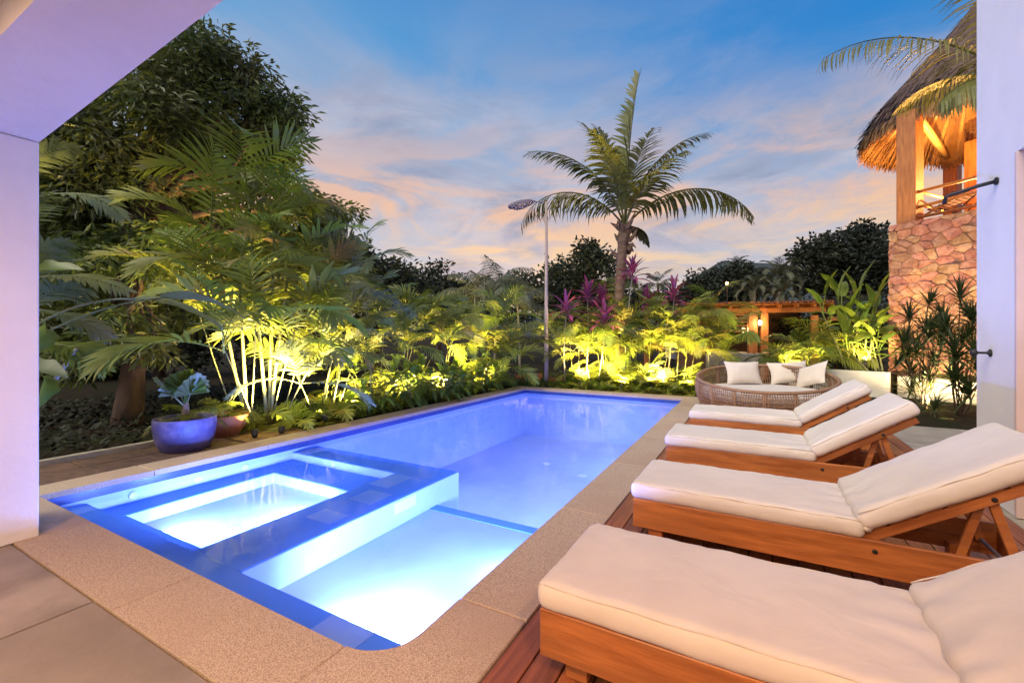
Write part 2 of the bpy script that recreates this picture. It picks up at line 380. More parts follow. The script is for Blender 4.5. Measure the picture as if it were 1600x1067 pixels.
# ================================================================== LARGE STRUCTURE
# ---- garden ground, one sheet reaching the horizon with a hole for the pool
XL, XLF, XR, YN, YF = -5.80, -5.64, -1.45, 1.455, 11.0     # pool water edges (left edge drifts slightly to the far end)
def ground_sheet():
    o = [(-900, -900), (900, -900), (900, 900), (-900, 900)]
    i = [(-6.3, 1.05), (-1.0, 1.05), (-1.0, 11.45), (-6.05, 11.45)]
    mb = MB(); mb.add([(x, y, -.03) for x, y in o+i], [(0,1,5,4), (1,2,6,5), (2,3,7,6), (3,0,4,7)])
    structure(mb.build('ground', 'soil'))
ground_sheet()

# ---- terrace floor slabs (house side)
tf = structure(bpy.data.objects.new('terrace_floor', None)); COL.objects.link(tf)
for x0, x1 in ((-5.29, -3.27), (-3.26, -1.256), (-1.244, .75), (.756, 2.6)):
    yb = 1.04
    for y0, y1 in ((-3.0, -.952), (-.945, yb)):
        MB().box(x0+.002, x1-.002, y0, y1, -.10, .0, ch=.003).build('floor_slab', 'concrete', tf)

# ---- pool
pool = thing('swimming_pool', 'long rectangular pool with glowing blue water, built-in spa and sand coloured coping', 'pool', (0, 0, 0))
DEEP = -1.25
def corner_arc(cx, cyy, r, a0, a1, n=8):
    return [(cx + r*cos(radians(a0+(a1-a0)*k/n)), cyy + r*sin(radians(a0+(a1-a0)*k/n))) for k in range(n+1)]
RC = .27
outline = [(XL, YN)] + corner_arc(XR-RC, YN+RC, RC, -90, 0) + [(XR, YF), (XLF, YF)]
def wall_ring(name, m, z0, z1, off=0.0):
    n = len(outline); v = [(x, y, z0) for x, y in outline] + [(x, y, z1) for x, y in outline]
    f = [(i, n+i, n+(i+1) % n, (i+1) % n) for i in range(n)]
    return MB().add(v, f).build(name, m, pool)
wall_ring('basin_wall', 'pool_plaster', DEEP, -.128)
wall_ring('waterline_band', 'waterline_tile', -.128, -.04)
MB().add([(x, y, DEEP) for x, y in outline], [tuple(range(len(outline)))]).build('basin_floor', 'pool_plaster', pool)
# raised spa, shelf and ledges: solid blocks standing in the basin
LZ, BZ, SZ, HZ = -.165, -.27, -.43, -.40      # ledge top, spa bench top, sun shelf floor, spa floor
def blk(name, m, x0, x1, y0, y1, z1, z0=DEEP+.003): return MB().box(x0, x1, y0, y1, z0, z1, ch=.006).build(name, m, pool)
blk('near_ledge', 'pool_ledge_shaded', XL+.004, -1.62, YN+.004, 1.80, LZ)
blk('spa_divider', 'pool_ledge_shaded', -3.80, -3.17, 1.803, 3.985, LZ)
blk('spa_back_wall', 'pool_ledge_shaded', XL+.05, -3.17, 3.988, 4.40, LZ)
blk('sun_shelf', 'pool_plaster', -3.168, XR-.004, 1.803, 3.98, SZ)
MB().box(-3.16, XR-.008, 3.84, 3.975, SZ, SZ+.006).build('shelf_edge_band', 'pool_ledge_shaded', pool)
blk('shelf_step', 'pool_ledge_shaded', -3.168, XR-.004, 3.983, 4.22, SZ-.16)
blk('shelf_step', 'pool_ledge_shaded', -3.168, XR-.004, 4.223, 4.46, SZ-.34)
# lit faces of the raised walls get a paler copy, light put into colour, proud by 4 mm
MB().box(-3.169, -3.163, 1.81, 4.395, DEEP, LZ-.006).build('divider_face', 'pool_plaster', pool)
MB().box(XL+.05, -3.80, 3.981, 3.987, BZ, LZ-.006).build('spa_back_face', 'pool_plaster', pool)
# spa bench ring and sunken floor
hx0, hx1, hy0, hy1 = -5.42, -4.00, 1.97, 3.50
blk('spa_bench', 'pool_ledge_shaded', XL+.005, hx0, 1.803, 3.978, BZ)
blk('spa_bench', 'pool_ledge_shaded', hx1, -3.803, 1.803, 3.978, BZ)
blk('spa_bench', 'pool_ledge_shaded', hx0+.003, hx1-.003, 1.803, hy0, BZ)
blk('spa_bench', 'pool_ledge_shaded', hx0+.003, hx1-.003, hy1, 3.978, BZ)
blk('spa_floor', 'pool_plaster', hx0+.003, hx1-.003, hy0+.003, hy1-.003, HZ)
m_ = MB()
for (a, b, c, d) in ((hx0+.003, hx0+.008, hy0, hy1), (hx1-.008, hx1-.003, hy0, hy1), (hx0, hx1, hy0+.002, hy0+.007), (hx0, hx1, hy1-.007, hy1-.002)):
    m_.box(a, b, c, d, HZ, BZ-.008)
m_.build('spa_well_face', 'pool_plaster', pool)  # paler well walls, the lamp light on them put into the colour
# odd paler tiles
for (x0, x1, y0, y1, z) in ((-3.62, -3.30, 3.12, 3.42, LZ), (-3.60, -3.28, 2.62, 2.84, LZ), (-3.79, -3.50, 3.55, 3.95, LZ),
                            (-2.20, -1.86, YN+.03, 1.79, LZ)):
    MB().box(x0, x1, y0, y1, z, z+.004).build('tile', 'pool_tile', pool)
for (y0, y1, z0) in ((3.30, 3.62, -.30), (2.30, 2.50, -.38)):
    MB().box(-3.163, -3.158, y0, y1, z0, z0+.11).build('tile', 'jet_white', pool)
# water jets
def jet(loc, rot, r=.042):
    o = MB().lathe([(r, 0), (r, .006), (r*.8, .012), (r*.45, .012), (r*.4, .004), (.004, .004)], 16).build('water_jet', 'jet_white', pool, loc, rot)
for px, py in ((125, 790), (200, 770), (293, 743), (375, 727)):
    y_ = G(px, py, -.2).y
    jet((XL+.006+(y_-YN)*(XLF-XL)/9.5, y_, -.205), (0, pi/2, 0))
jet((-4.9, 3.979, -.22), (pi/2, 0, 0), .03); jet((-4.45, 2.45, HZ+.002), (0, 0, 0), .06); jet((-2.95, 8.2, DEEP+.002), (0, 0, 0), .09); jet((-3.9, 8.6, DEEP+.002), (0, 0, 0), .09)
# underwater lamps with their fittings
def pool_lamp(loc, nrm, energy, ang=165, col=POOL, tilt=0.0, R_=.10):
    nrm = Vector(nrm); q = nrm.to_track_quat('Z', 'Y').to_euler()
    o = MB().lathe([(R_, 0), (R_, .012), (R_*.85, .018), (R_*.75, .014)], 20).build('pool_lamp', 'jet_white', pool, loc, q)
    MB().lathe([(R_*.73, .0142), (R_*.4, .0146), (.004, .0148)], 16).build('lens', 'pool_lens', o)
    light('pool_light', 'SPOT', Vector(loc)+nrm*.03, energy, col, None, Vector(loc)+nrm+Vector((0, 0, -tilt)), .07, ang, .6)
PL = 8
def xl_(y): return XL+(y-YN)*(XLF-XL)/(YF-YN)
pool_lamp((-2.15, 1.806, -.29), (0, 1, 0), 82*PL, tilt=.12, ang=172)
pool_lamp((-4.75, hy0+.010, -.318), (0, 1, 0), 34*PL, R_=.042, tilt=.08, ang=172)
pool_lamp((hx1-.010, 2.9, -.325), (-1, 0, 0), 40*PL, R_=.042, tilt=.12, ang=172)
pool_lamp((hx1-.010, 2.25, -.325), (-1, 0, 0), 22*PL, R_=.042, tilt=.12, ang=172)
pool_lamp((XR-.003, 3.1, -.30), (-1, 0, 0), 26*PL, tilt=.05)  # added lamp, brightens the pillar and the left palms
pool_lamp((XR-.003, 5.6, -.55), (-1, 0, 0), 66*PL, col=POOLV)
pool_lamp((XR-.003, 8.9, -.55), (-1, 0, 0), 55*PL, col=POOLV)
pool_lamp((xl_(4.72)+.004, 4.72, -.45), (1, 0, 0), 80*PL, col=POOLV)  # added out of sight to throw violet on house wall and loungers
# coping slabs, each its own stone
cop = bpy.data.objects.new('coping', None); COL.objects.link(cop); cop.parent = pool
def slab(poly): MB().prism(poly, -.045, .012, ch=.006).build('coping_slab', 'coping', cop)
OX, OXL, ON, OF = -1.045, -6.20, 1.048, 11.40
g_ = .004
ys = [2.05, 3.55, 5.1, 6.6, 8.15, 9.7, YF]
for a, b in zip(ys[:-1], ys[1:]): slab([(XR-.012, a+g_), (OX, a+g_), (OX, b-g_), (XR-.012, b-g_)])
slab(corner_arc(XR-RC, YN+RC, RC-.012, -90, 0, 8)[::-1][::-1] + [(XR-.012, 2.05-g_), (OX, 2.05-g_), (OX, ON), (XR-RC, ON)])
xs = [XL-.02, -4.62, -3.05, XR-RC]
for a, b in zip(xs[:-1], xs[1:]):
    yb = YN+.012
    slab([(a+g_, ON), (b-g_, ON), (b-g_, yb), (a+g_, yb)])
def xl(y): return XL+(y-YN)*(XLF-XL)/(YF-YN)
ysl = [ON, 2.35, 3.62, 4.9, 6.2, 7.5, 8.8, 10.1, YF]
for a, b in zip(ysl[:-1], ysl[1:]): slab([(OXL+(a-1)*.018, a+g_), (xl(a)+.012 if a > 1.2 else XL-.025, a+g_), (xl(b)+.012, b-g_), (OXL+(b-1)*.018, b-g_)])
xf = [OXL+.17, -4.7, -3.6, -2.5, XR, OX]
for a, b in zip(xf[:-1], xf[1:]): slab([(a+g_, YF-.012), (b-g_, YF-.012), (b-g_, OF), (a+g_, OF)])
MB().add([(-6.0, 1.3, -.12), (-1.3, 1.3, -.12), (-1.3, 11.2, -.12), (-6.0, 11.2, -.12)], [(0,1,2,3)]).build('tmp', 'pool_water')
w_ = bpy.data.objects['tmp']; w_.name = 'pool_water'; structure(w_)
w_.data.clear_geometry(); w_.data.from_pydata([(x, y, -.12) for x, y in outline], [], [tuple(range(len(outline)))])

# ---- timber deck, plank by plank
deck = structure(bpy.data.objects.new('timber_deck', None)); COL.objects.link(deck)
x = OX+.006; k = 0
pm = {}
while x < 1.70:
    w = .136
    cuts = [-1.6, (2.4, 4.1, 1.3, 3.3)[k % 4] + .3*(k % 3), (6.9, 8.3, 5.8)[k % 3], 11.42]
    for a, b in zip(cuts[:-1], cuts[1:]):
        MB().box(-w/2, w/2, a+.002, b-.002, -.036, 0, ch=.003).build('deck_plank', 'deck_wood', deck, (x+w/2, 0, random.uniform(-.001, .0015)))
    x += w+.007; k += 1
DECKR = x
structure(MB().box(OX+.004, DECKR-.012, -1.6, 11.42, -.12, -.062).build('deck_underlay', 'black_plastic'))
# paving to the right of the deck
pav = structure(bpy.data.objects.new('side_paving', None)); COL.objects.link(pav)
for i in range(4):
    for j in range(5):
        x0, y0 = DECKR+.004+i*1.0, 2.0+j*1.52
        if x0 > 1.9 and y0 < 3.4: continue
        MB().box(x0, x0+.994, y0, y0+1.514, -.06, -.004+random.uniform(-.002, .002), ch=.004).build('paving_slab', 'paving', pav)

# ---- house: pillar, beam and ceiling on the left
PX, PY, SOF = -4.66, 1.18, 2.93
box_thing('terrace_pillar', 'white plastered terrace pillar at the left edge, lit pink and lilac', 'pillar', (PX-.62, PX, -1.2, PY, .002, SOF-.003), 'plaster', .008)
tag(MB().prism([(PX-.62, .67), (1.87, .67), (1.87, .885), (PX-.62, PY+.028)], SOF, 3.55).build('terrace_beam', 'plaster'), 'broad white plastered beam crossing the upper left corner', 'beam')
box_thing('terrace_ceiling', 'warm lit terrace ceiling in the far upper left corner', 'ceiling', (PX-.62, 1.87, -3.0, .667, 3.12, 3.3), 'plaster')
RWX, RWY = 1.88, 5.92
rw = thing('house_wall', 'tall white wall on the right edge washed in violet light', 'wall', (RWX, RWY, 0))
yz = [(-8.9, .002), (-1.738, .002), (-1.738, 3.0), (-.742, 3.0), (-.742, .002), (0, .002), (0, 5.6), (-8.9, 5.6)]
nv = len(yz)
MB().add([(0, y, z) for y, z in yz]+[(.28, y, z) for y, z in yz], [tuple(range(nv))[::-1], tuple(range(nv, 2*nv))]+[(i, (i+1) % nv, nv+(i+1) % nv, nv+i) for i in range(nv)]).build('wall_panel', 'plaster', rw)
d_ = MB().box(.10, .15, -1.70, -.78, .01, 2.96, ch=.004).build('door', 'door_paint', rw)
MB().box(-.012, .14, -.777, -.742, .004, 2.997, ch=.003).build('door_frame', 'door_paint', rw)
MB().box(-.012, .14, -1.737, -1.703, .004, 2.997, ch=.003).build('door_frame', 'door_paint', rw)
MB().tube([(.10, -1.6, 1.05), (.06, -1.6, 1.05), (.05, -1.5, 1.05)], .012).build('handle', 'iron', d_)
hk = thing('door_holder', 'small black iron door holder knob on the violet wall', 'door holder', (RWX-.003, 5.62, 1.335))
M_ = Matrix.Rotation(-pi/2, 4, 'Y')
MB().lathe([(.034, 0), (.034, .008), (.02, .016), (.011, .03), (.011, .085), (.028, .095), (.034, .115), (.026, .135), (.008, .14)], 14, M=M_).build('knob', 'iron', hk, smooth=True)
br = thing('iron_bracket', 'thin black iron stay arm reaching out from the wall towards the thatched hut', 'bracket', (RWX-.003, 5.50, 2.86))
MB().tube([(0, 0, 0), (-.12, .02, -.02), (-.20, .06, -.04), (-.27, .09, -.05), (-.31, .10, -.07), (-.32, .10, -.13)], .017, 8).build('arm', 'iron', br, smooth=True)
MB().lathe([(.035, 0), (.035, .012), (.02, .02)], 12, M=M_).build('wall_plate', 'iron', br)

# terrace downlights in the ceiling behind and above the viewer
for i, (lx, ly, lz, en) in enumerate(((-3.2, -.6, 3.118, 95), (-.9, -.6, 3.118, 95), (1.0, -.2, 3.118, 80))):
    dl = thing('ceiling_downlight', ('warm round downlight in the terrace ceiling nearest the pillar', 'warm round downlight in the middle of the terrace ceiling', 'warm round downlight in the terrace ceiling nearest the door wall')[i], 'downlight', (lx, ly, lz), 0, 'terrace downlights')
    MB().lathe([(.11, 0), (.11, -.012), (.085, -.014), (.085, -.002)], 20).build('trim_ring', 'jet_white', dl)
    MB().lathe([(.083, -.004), (.01, -.005)], 16).build('lens', 'downlight_lens', dl)
    light('downlight', 'SPOT', (lx, ly, lz-.03), en*2.8, (1, .56, .25), None, (lx*.9, ly+1.0, 0), .09, 150, .8)
# eave lamp high on the house wall above the loungers
# ================================================================== OBJECTS
# ---- sun loungers
def make_lounger(label, loc, rz, seed, ang=33, Lb=.86, HX=1.35):
    t = thing('sun_lounger', label, 'sun lounger', loc, rz, 'sun loungers on the deck')
    Wd, Ln, zb, zt = .72, 2.16, .095, .30
    A = radians(ang)
    for s in (0, 1):
        y0 = 0 if s == 0 else Wd-.032
        r = MB().box(0, Ln, y0, y0+.032, zb, zt, ch=.004).build('side_rail', 'teak', t)
        MB().lathe([(.014, 0), (.014, .004), (.009, .006), (.002, .006)], 10).build('bolt', 'iron', r, (HX+.05, y0-.0005 if s == 0 else y0+.0325, zt-.06), (pi/2 if s == 0 else -pi/2, 0, 0))
    MB().box(0, .03, .034, Wd-.034, zb, zt-.002, ch=.004).build('end_board', 'teak', t)
    MB().box(Ln-.03, Ln, .034, Wd-.034, zb, zt-.05, ch=.004).build('end_board', 'teak', t)
    for lx in (.10, Ln-.28):
        for ly in (.05, Wd-.13): MB().box(lx, lx+.10, ly, ly+.08, .002, zb+.06, ch=.004).build('leg', 'teak', t)
    for k in range(8):
        MB().box(.05+k*.157, .05+k*.157+.13, .034, Wd-.034, zt-.032, zt-.012, ch=.003).build('seat_slat', 'teak', t)
    # backrest hinged at HX
    b = bpy.data.objects.new('backrest', None); COL.objects.link(b); b.parent = t; b.location = (HX, 0, zt-.02); b.rotation_euler = (0, -A, 0)
    for y0 in (.036, Wd-.036-.034): MB().box(0, Lb, y0, y0+.034, -.025, .028, ch=.004).build('backrest_rail', 'teak', b)
    for k in range(6): MB().box(.03+k*.142, .03+k*.142+.12, .036, Wd-.036, .030, .047, ch=.003).build('backrest_slat', 'teak', b)
    for y0 in (.024, Wd-.024):
        MB().lathe([(.014, -.012), (.014, .003), (.008, .005), (.002, .005)], 10).build('bolt', 'iron', b, (Lb*.68, y0+.012 if y0 < .3 else y0-.012, 0), (pi/2 if y0 < .3 else -pi/2, 0, 0))
    # prop struts down to the frame
    bx, bz = HX+cos(A)*Lb*.68, zt-.02+sin(A)*Lb*.68
    for y0 in (.074, Wd-.074-.028):
        dx, dz = .13, -(bz-.20)
        ln = hypot(dx, dz); M = Matrix.Translation((bx, 0, bz)) @ Matrix.Rotation(atan2(-dz, dx), 4, 'Y')
        MB().box(-.02, ln, y0, y0+.028, -.022, .022, M=M, ch=.003).build('prop_strut', 'teak', t)
        dx2, ln2 = -.10, hypot(.10, dz*.9)
        M = Matrix.Translation((bx-.02, 0, bz-.01)) @ Matrix.Rotation(atan2(-dz*.9, dx2), 4, 'Y')
        yy = y0+.03 if y0 < .3 else y0-.03
        MB().box(-.0, ln2, yy, yy+.026, -.02, .02, M=M, ch=.003).build('prop_strut', 'teak', t)
    MB().tube([(bx+.13, .06, .205), (bx+.13, Wd-.06, .205)], .012, 8).build('prop_bar', 'lamp_steel', t)
    MB().box(HX+.30, Ln-.05, .034, .06, .14, .19).build('notched_rail', 'teak', t)
    MB().box(HX+.30, Ln-.05, Wd-.06, Wd-.034, .14, .19).build('notched_rail', 'teak', t)
    # cushions
    c = rounded_box(HX+.03, Wd+.02, .124, .046, (60, 40, 7), .0055, seed, .006, crease=1)
    c.build('seat_cushion', 'cushion', t, (HX/2-.004, Wd/2, zt+.055), (0, 0, 0), smooth=True)
    c2 = rounded_box(Lb+.035, Wd+.02, .124, .046, (44, 40, 7), .006, seed+3, .008, crease=-1)
    c2.build('back_cushion', 'cushion', b, (Lb/2+.045, Wd/2, .105), (0, 0, 0), smooth=True)
    # welted seams round the upper edges
    hw = Wd/2-.001
    for s in (-1, 1):
        MB().tube([(.02+(HX-.03)*k/24, Wd/2+s*hw, zt+.104+.003*sin(k*1.1+seed)) for k in range(25)], .0036, 5).build('seat_welt', 'cushion', t, smooth=True)
        MB().tube([(.06+(Lb-.04)*k/18, Wd/2+s*hw, .155+.003*sin(k*1.3+seed)) for k in range(19)], .0036, 5).build('back_welt', 'cushion', b, smooth=True)
    MB().tube([(.0, Wd/2-hw+2*hw*k/14, zt+.104+.003*sin(k*1.5+seed)) for k in range(15)], .0036, 5).build('seat_welt', 'cushion', t, smooth=True)
    # gathered flap between the cushions
    pts = [(HX+.012+.010*sin(k*2.1+seed), Wd*k/16, zt+.075+.012*sin(k*1.3+seed*2)) for k in range(17)]
    MB().tube(pts, [.016+.007*abs(sin(k*1.9+seed)) for k in range(17)], 7).build('cushion_tie', 'cushion', t, smooth=True)
    return t
make_lounger('nearest wooden sun lounger with cream cushion, cropped by the lower right corner', (-.83, 1.76, 0), radians(-.5), 1, 33, .86, 1.44)
make_lounger('second nearest wooden sun lounger, its raised back ending at the right edge', (-.79, 3.28, 0), radians(-.5), 2, 31.5, .96)
make_lounger('third wooden sun lounger from the viewer, its back in front of the grey paving', (-.85, 5.02, 0), radians(0), 3, 33, .88)
make_lounger('farthest wooden sun lounger, right in front of the round rattan daybed', (-.82, 6.78, 0), radians(.5), 4, 33, .84)

# ---- round rattan daybed
DBX, DBY, DBR = .14, 9.95, 1.20
db = thing('rattan_daybed', 'large round woven rattan daybed with cream mattress beyond the loungers', 'daybed', (DBX, DBY, 0))
fa = atan2(-DBY, -DBX)            # towards the viewer
def rimz(a): return .665 - .165*cos(a-fa)
def shell(a, u):   # u 0 base .. 1 rim
    r = .92*DBR + (DBR-.92*DBR)*sin(u*pi/2)*1.0 + .05*sin(u*pi)
    return Vector((r*cos(a), r*sin(a), .05 + (rimz(a)-.05)*u))
rim = [shell(2*pi*k/72, 1) for k in range(73)]
MB().tube(rim, .032, 8, cap=False).build('rim', 'rattan', db, smooth=True)
MB().tube([shell(2*pi*k/72, 0) for k in range(73)], .028, 6, cap=False).build('base_ring', 'rattan', db, smooth=True)
wv = MB()
ns = 190
for k in range(ns):
    a = 2*pi*k/ns; tilt = .06 if (k//12) % 2 else -.06
    wv.tube([shell(a+tilt*u, u)+Vector((0, 0, 0)) for u in (0, .25, .5, .75, 1)], .0085, 4, cap=False)
for j, u in enumerate((.12, .24, .37, .5, .63, .76, .88)):
    for s in (0,):
        wv.tube([shell(2*pi*k/96, u + .012*sin(k*2.0))*1.0 for k in range(97)], .008, 4, cap=False)
for k in range(16):
    a = 2*pi*k/16
    for da in (-.012, .012): wv.tube([shell(a+da, u) for u in (0, .25, .5, .75, 1)], .017, 5, cap=False)
wv.build('woven_shell', 'rattan', db, smooth=True)
lin = MB()   # inner woven lining behind the mattress
n = 64; v = []; f = []
for k in range(n):
    a = 2*pi*k/n
    for u in (.0, .96): p = shell(a, u); v.append(Vector((p.x*.955, p.y*.955, p.z)))
for k in range(n): f.append((2*k, 2*((k+1) % n), 2*((k+1) % n)+1, 2*k+1))
lin.add(v, f); 
for k in range(0): pass
ped = MB().lathe([(.9*DBR, .03), (.9*DBR, .20), (.86*DBR, .26)], 40).build('base_platform', 'rattan', db)
MB().lathe([(.02, .262), (1.07, .262), (1.12, .30), (1.13, .37), (1.10, .425), (1.0, .445), (.5, .455), (.02, .456)], 48).build('mattress', 'cushion', db, smooth=True)
def pillow(label, loc, rot, sx=.66, sz=.46, seed=0):
    n = 12; mb = MB(); v = []; 
    for s in (1, -1):
        for i in range(n+1):
            for j in range(n+1):
                u, w = -1+2*i/n, -1+2*j/n
                e = max(0, (1-abs(u)**2.6))*max(0, (1-abs(w)**2.6))
                pin = 1 - .10*(1-abs(u)**2)*abs(w)**3; pin2 = 1 - .10*(1-abs(w)**2)*abs(u)**3
                p = Vector((u*sx/2*pin2, s*.105*e**.55, w*sz/2*pin))
                p += noise.noise_vector(p*7+Vector((seed*5, 0, 0)))*.008
                if s == -1 and (i in (0, n) or j in (0, n)): p = Vector(v[i*(n+1)+j])
                v.append(tuple(p))
    f = []
    o = (n+1)**2
    for i in range(n):
        for j in range(n):
            q = (i*(n+1)+j, (i+1)*(n+1)+j, (i+1)*(n+1)+j+1, i*(n+1)+j+1)
            f.append(q[::-1]); f.append(tuple(o+k for k in q))
    mb.add(v, f)
    ob = mb.build('pillow', 'pillow_cloth', None, loc, rot, smooth=True)
    return tag(ob, label, 'pillow', 'pillows on the daybed')
def on_bed(px, py, D): return P(px, py, D)
p1 = P(1161, 580, 9.35); p2 = P(1232, 582, 9.45); p3 = P(1268, 586, 8.75)
pillow('cream pillow leaning in the left part of the round daybed', (p1.x, p1.y, .70), (radians(-20), 0, radians(28)), .74, .50, 1)
pillow('cream pillow leaning in the middle back of the round daybed', (p2.x, p2.y, .69), (radians(-24), radians(-4), radians(14)), .76, .50, 2)
pillow('cream pillow tipped against the right rim of the round daybed', (p3.x, p3.y, .70), (radians(-28), radians(-18), radians(-48)), .68, .48, 3)

# ---- street lamp
sl = thing('street_lamp', 'slim grey street lamp post behind the far left pool corner', 'street lamp', (-5.42, 11.95, -.02))
MB().tube([(0, 0, 0), (0, 0, 2.0), (0, 0, 5.45)], [.065, .055, .035], 10).build('pole', 'pole_paint', sl, smooth=True)
ra = Vector((RV[0], RV[1], 0))
MB().tube([Vector((0, 0, 5.38)), -ra*.12+Vector((0, 0, 5.44)), -ra*.40+Vector((0, 0, 5.46))], .016, 6).build('arm', 'lamp_steel', sl, smooth=True)
h_ = MB().lathe([(.01, -.42), (.07, -.40), (.115, -.30), (.13, -.18), (.10, -.04), (.05, .02), (.02, .05)], 14)
hd = h_.build('lamp_head', 'lamp_steel', sl, -ra*.42+Vector((0, 0, 5.45)), (0, radians(78), YAW), smooth=True)
hd.scale = (.9, 1.5, 1.75)
MB().lathe([(.05, -.33), (.085, -.28), (.085, -.16), (.05, -.10)], 12).build('glass', 'lamp_steel', hd, (.075, 0, 0), smooth=True)

# ---- pots
def pot(name, label, loc, r, h, m, prof=None, group=None):
    t = thing(name, label, 'planter', loc, 0, group)
    prof = prof or [(.62, 0), (.78, .08), (.93, .35), (1.0, .75), (1.0, .97), (.985, 1.0), (.92, 1.0), (.90, .95), (.88, .80)]
    MB().lathe([(a*r, b*h) for a, b in prof], 36).build('shell', m, t, smooth=True)
    MB().lathe([(.87*r, .82*h), (.4*r, .85*h), (.01, .86*h)], 24).build('soil', 'soil', t, smooth=True)
    return t
bp = P(287, 672, 5.95)
BLUEPOT = Vector((-6.62, 3.04, -.028))
pot('glazed_planter', 'big round blue glazed planter beside the pool coping', BLUEPOT, .35, .44, 'blue_glaze')
BOWL = Vector((-6.98, 3.72, -.028))
pot('terracotta_bowl', 'brown terracotta bowl half hidden behind the blue glazed planter', BOWL, .33, .34, 'terracotta', [(.35, 0), (.55, .05), (.85, .5), (1.0, 1.0), (.95, 1.0), (.82, .7), (.8, .68)])
POTS = [(813, 597, .16, .26, 'small terracotta pot left of the lamp post, at the planting edge'), (836, 600, .23, .36, 'round terracotta pot directly left of the lamp post'), (863, 600, .19, .24, 'low terracotta pot directly right of the lamp post'), (878, 600, .15, .34, 'tall dark terracotta pot second right of the lamp post')]
POTLOC = []
for px, py, r, h, lab in POTS:
    q = G(px, py, -.02); q = q.normalized()*q.length*.985; q = Vector((q.x, max(q.y, OF+.25), -.028))
    k = (OF+.28)/q.y if q.y > OF+1.2 else 1
    POTLOC.append((q, r, h)); pot('terracotta_pot', lab, q, r, h, 'terracotta', None, 'terracotta pots round the lamp post')

# ---- white edging kerb and brick path on the left
kb = tag(MB().prism([(-7.30, .2), (-7.20, .2), (-7.20, 3.35), (-7.30, 3.35)], -.03, .045, ch=.008).build('garden_kerb', 'curb'), 'pale concrete edging strip between dark soil and brick path at left', 'kerb')
bp_ = structure(bpy.data.objects.new('brick_path', None)); COL.objects.link(bp_)
yy = .6
while yy < 4.4:
    h = random.uniform(.34, .62)
    for x0, x1 in ((-7.195, -6.74), (-6.73, -6.24)):
        d = random.uniform(-.03, .03)
        MB().box(x0+.01, x1-.01+d*0, yy+.008+d*.3, yy+h-.008, -.05, random.uniform(-.016, -.002), ch=.008).build('path_stone', 'brick_path', bp_)
    yy += h
# ================================================================== VEGETATION
RM = random.Random(11)
def frond_mb(L=1.4, e0=60, bend=80, n=30, ll=.42, lw=.032, vee=25, droop=50, t0=.2, seed=0, gap=0.0, fwd=(65, 28), twist=0, rr=.012, curl=0.0):
    """pinnate palm leaf: rachis leaves the origin along +X, arching down"""
    R = random.Random(seed); mb = MB(); K = 14
    pts = [Vector((0, 0, 0))]; tang = []
    for k in range(K):
        t = (k+.5)/K; th = radians(e0 - bend*t**1.35); ph = curl*t*t
        d = Vector((cos(th)*cos(ph), cos(th)*sin(ph), sin(th))); tang.append(d); pts.append(pts[-1]+d*(L/K))
    tang.append(tang[-1])
    mb.tube(pts, [rr*(1-.85*k/K) for k in range(K+1)], 4)
    def ev(t):
        f = t*K; i = min(int(f), K-1); return pts[i].lerp(pts[i+1], f-i), tang[i].lerp(tang[i+1], f-i).normalized()
    for k in range(n):
        t = t0 + (1-t0)*(k+.5)/n
        if R.random() < gap: continue
        p, tg = ev(min(t, .995))
        u = (t-t0)/(1-t0)
        prof = (min(1, u/.18)*.55+.45) * (1-max(0, u-.55)/.45*.62)
        side = tg.cross(Vector((0, 0, 1)))
        if side.length < 1e-3: side = Vector((0, -1, 0))
        side.normalize(); up = side.cross(tg).normalized()
        if twist:
            q = Matrix.Rotation(radians(twist)*u, 3, tg); side = q @ side; up = q @ up
        a = radians(fwd[0] + (fwd[1]-fwd[0])*u + R.uniform(-5, 5))
        for s in (-1, 1):
            ln = ll*prof*R.uniform(.88, 1.08); vv = radians(vee+R.uniform(-8, 8))
            d = (side*s*cos(vv) + up*sin(vv))*sin(a) + tg*cos(a); d.normalize()
            wv = (tg - d*tg.dot(d)).normalized()
            st = []; q = p.copy(); dd = d.copy(); S = 3; w = lw*(.8+.4*prof)/1.2*R.uniform(.85, 1.15)
            dr = radians(droop*R.uniform(.75, 1.25))
            for j in range(S+1):
                ww = w*(.45, 1.0, .8, .0)[j]
                st.append((q.copy(), ww))
                dn = Vector((0, 0, -1)); ax = dn - dd*dn.dot(dd)
                if ax.length > 1e-4: dd = (dd*cos(dr/S) + ax.normalized()*sin(dr/S)).normalized()
                q = q + dd*(ln/S)
            v = []
            for q, ww in st[:-1]: v += [q-wv*ww/2, q+wv*ww/2]
            v.append(st[-1][0])
            mb.add(v, [(0,1,3,2), (2,3,5,4), (4,5,6)])
    return mb
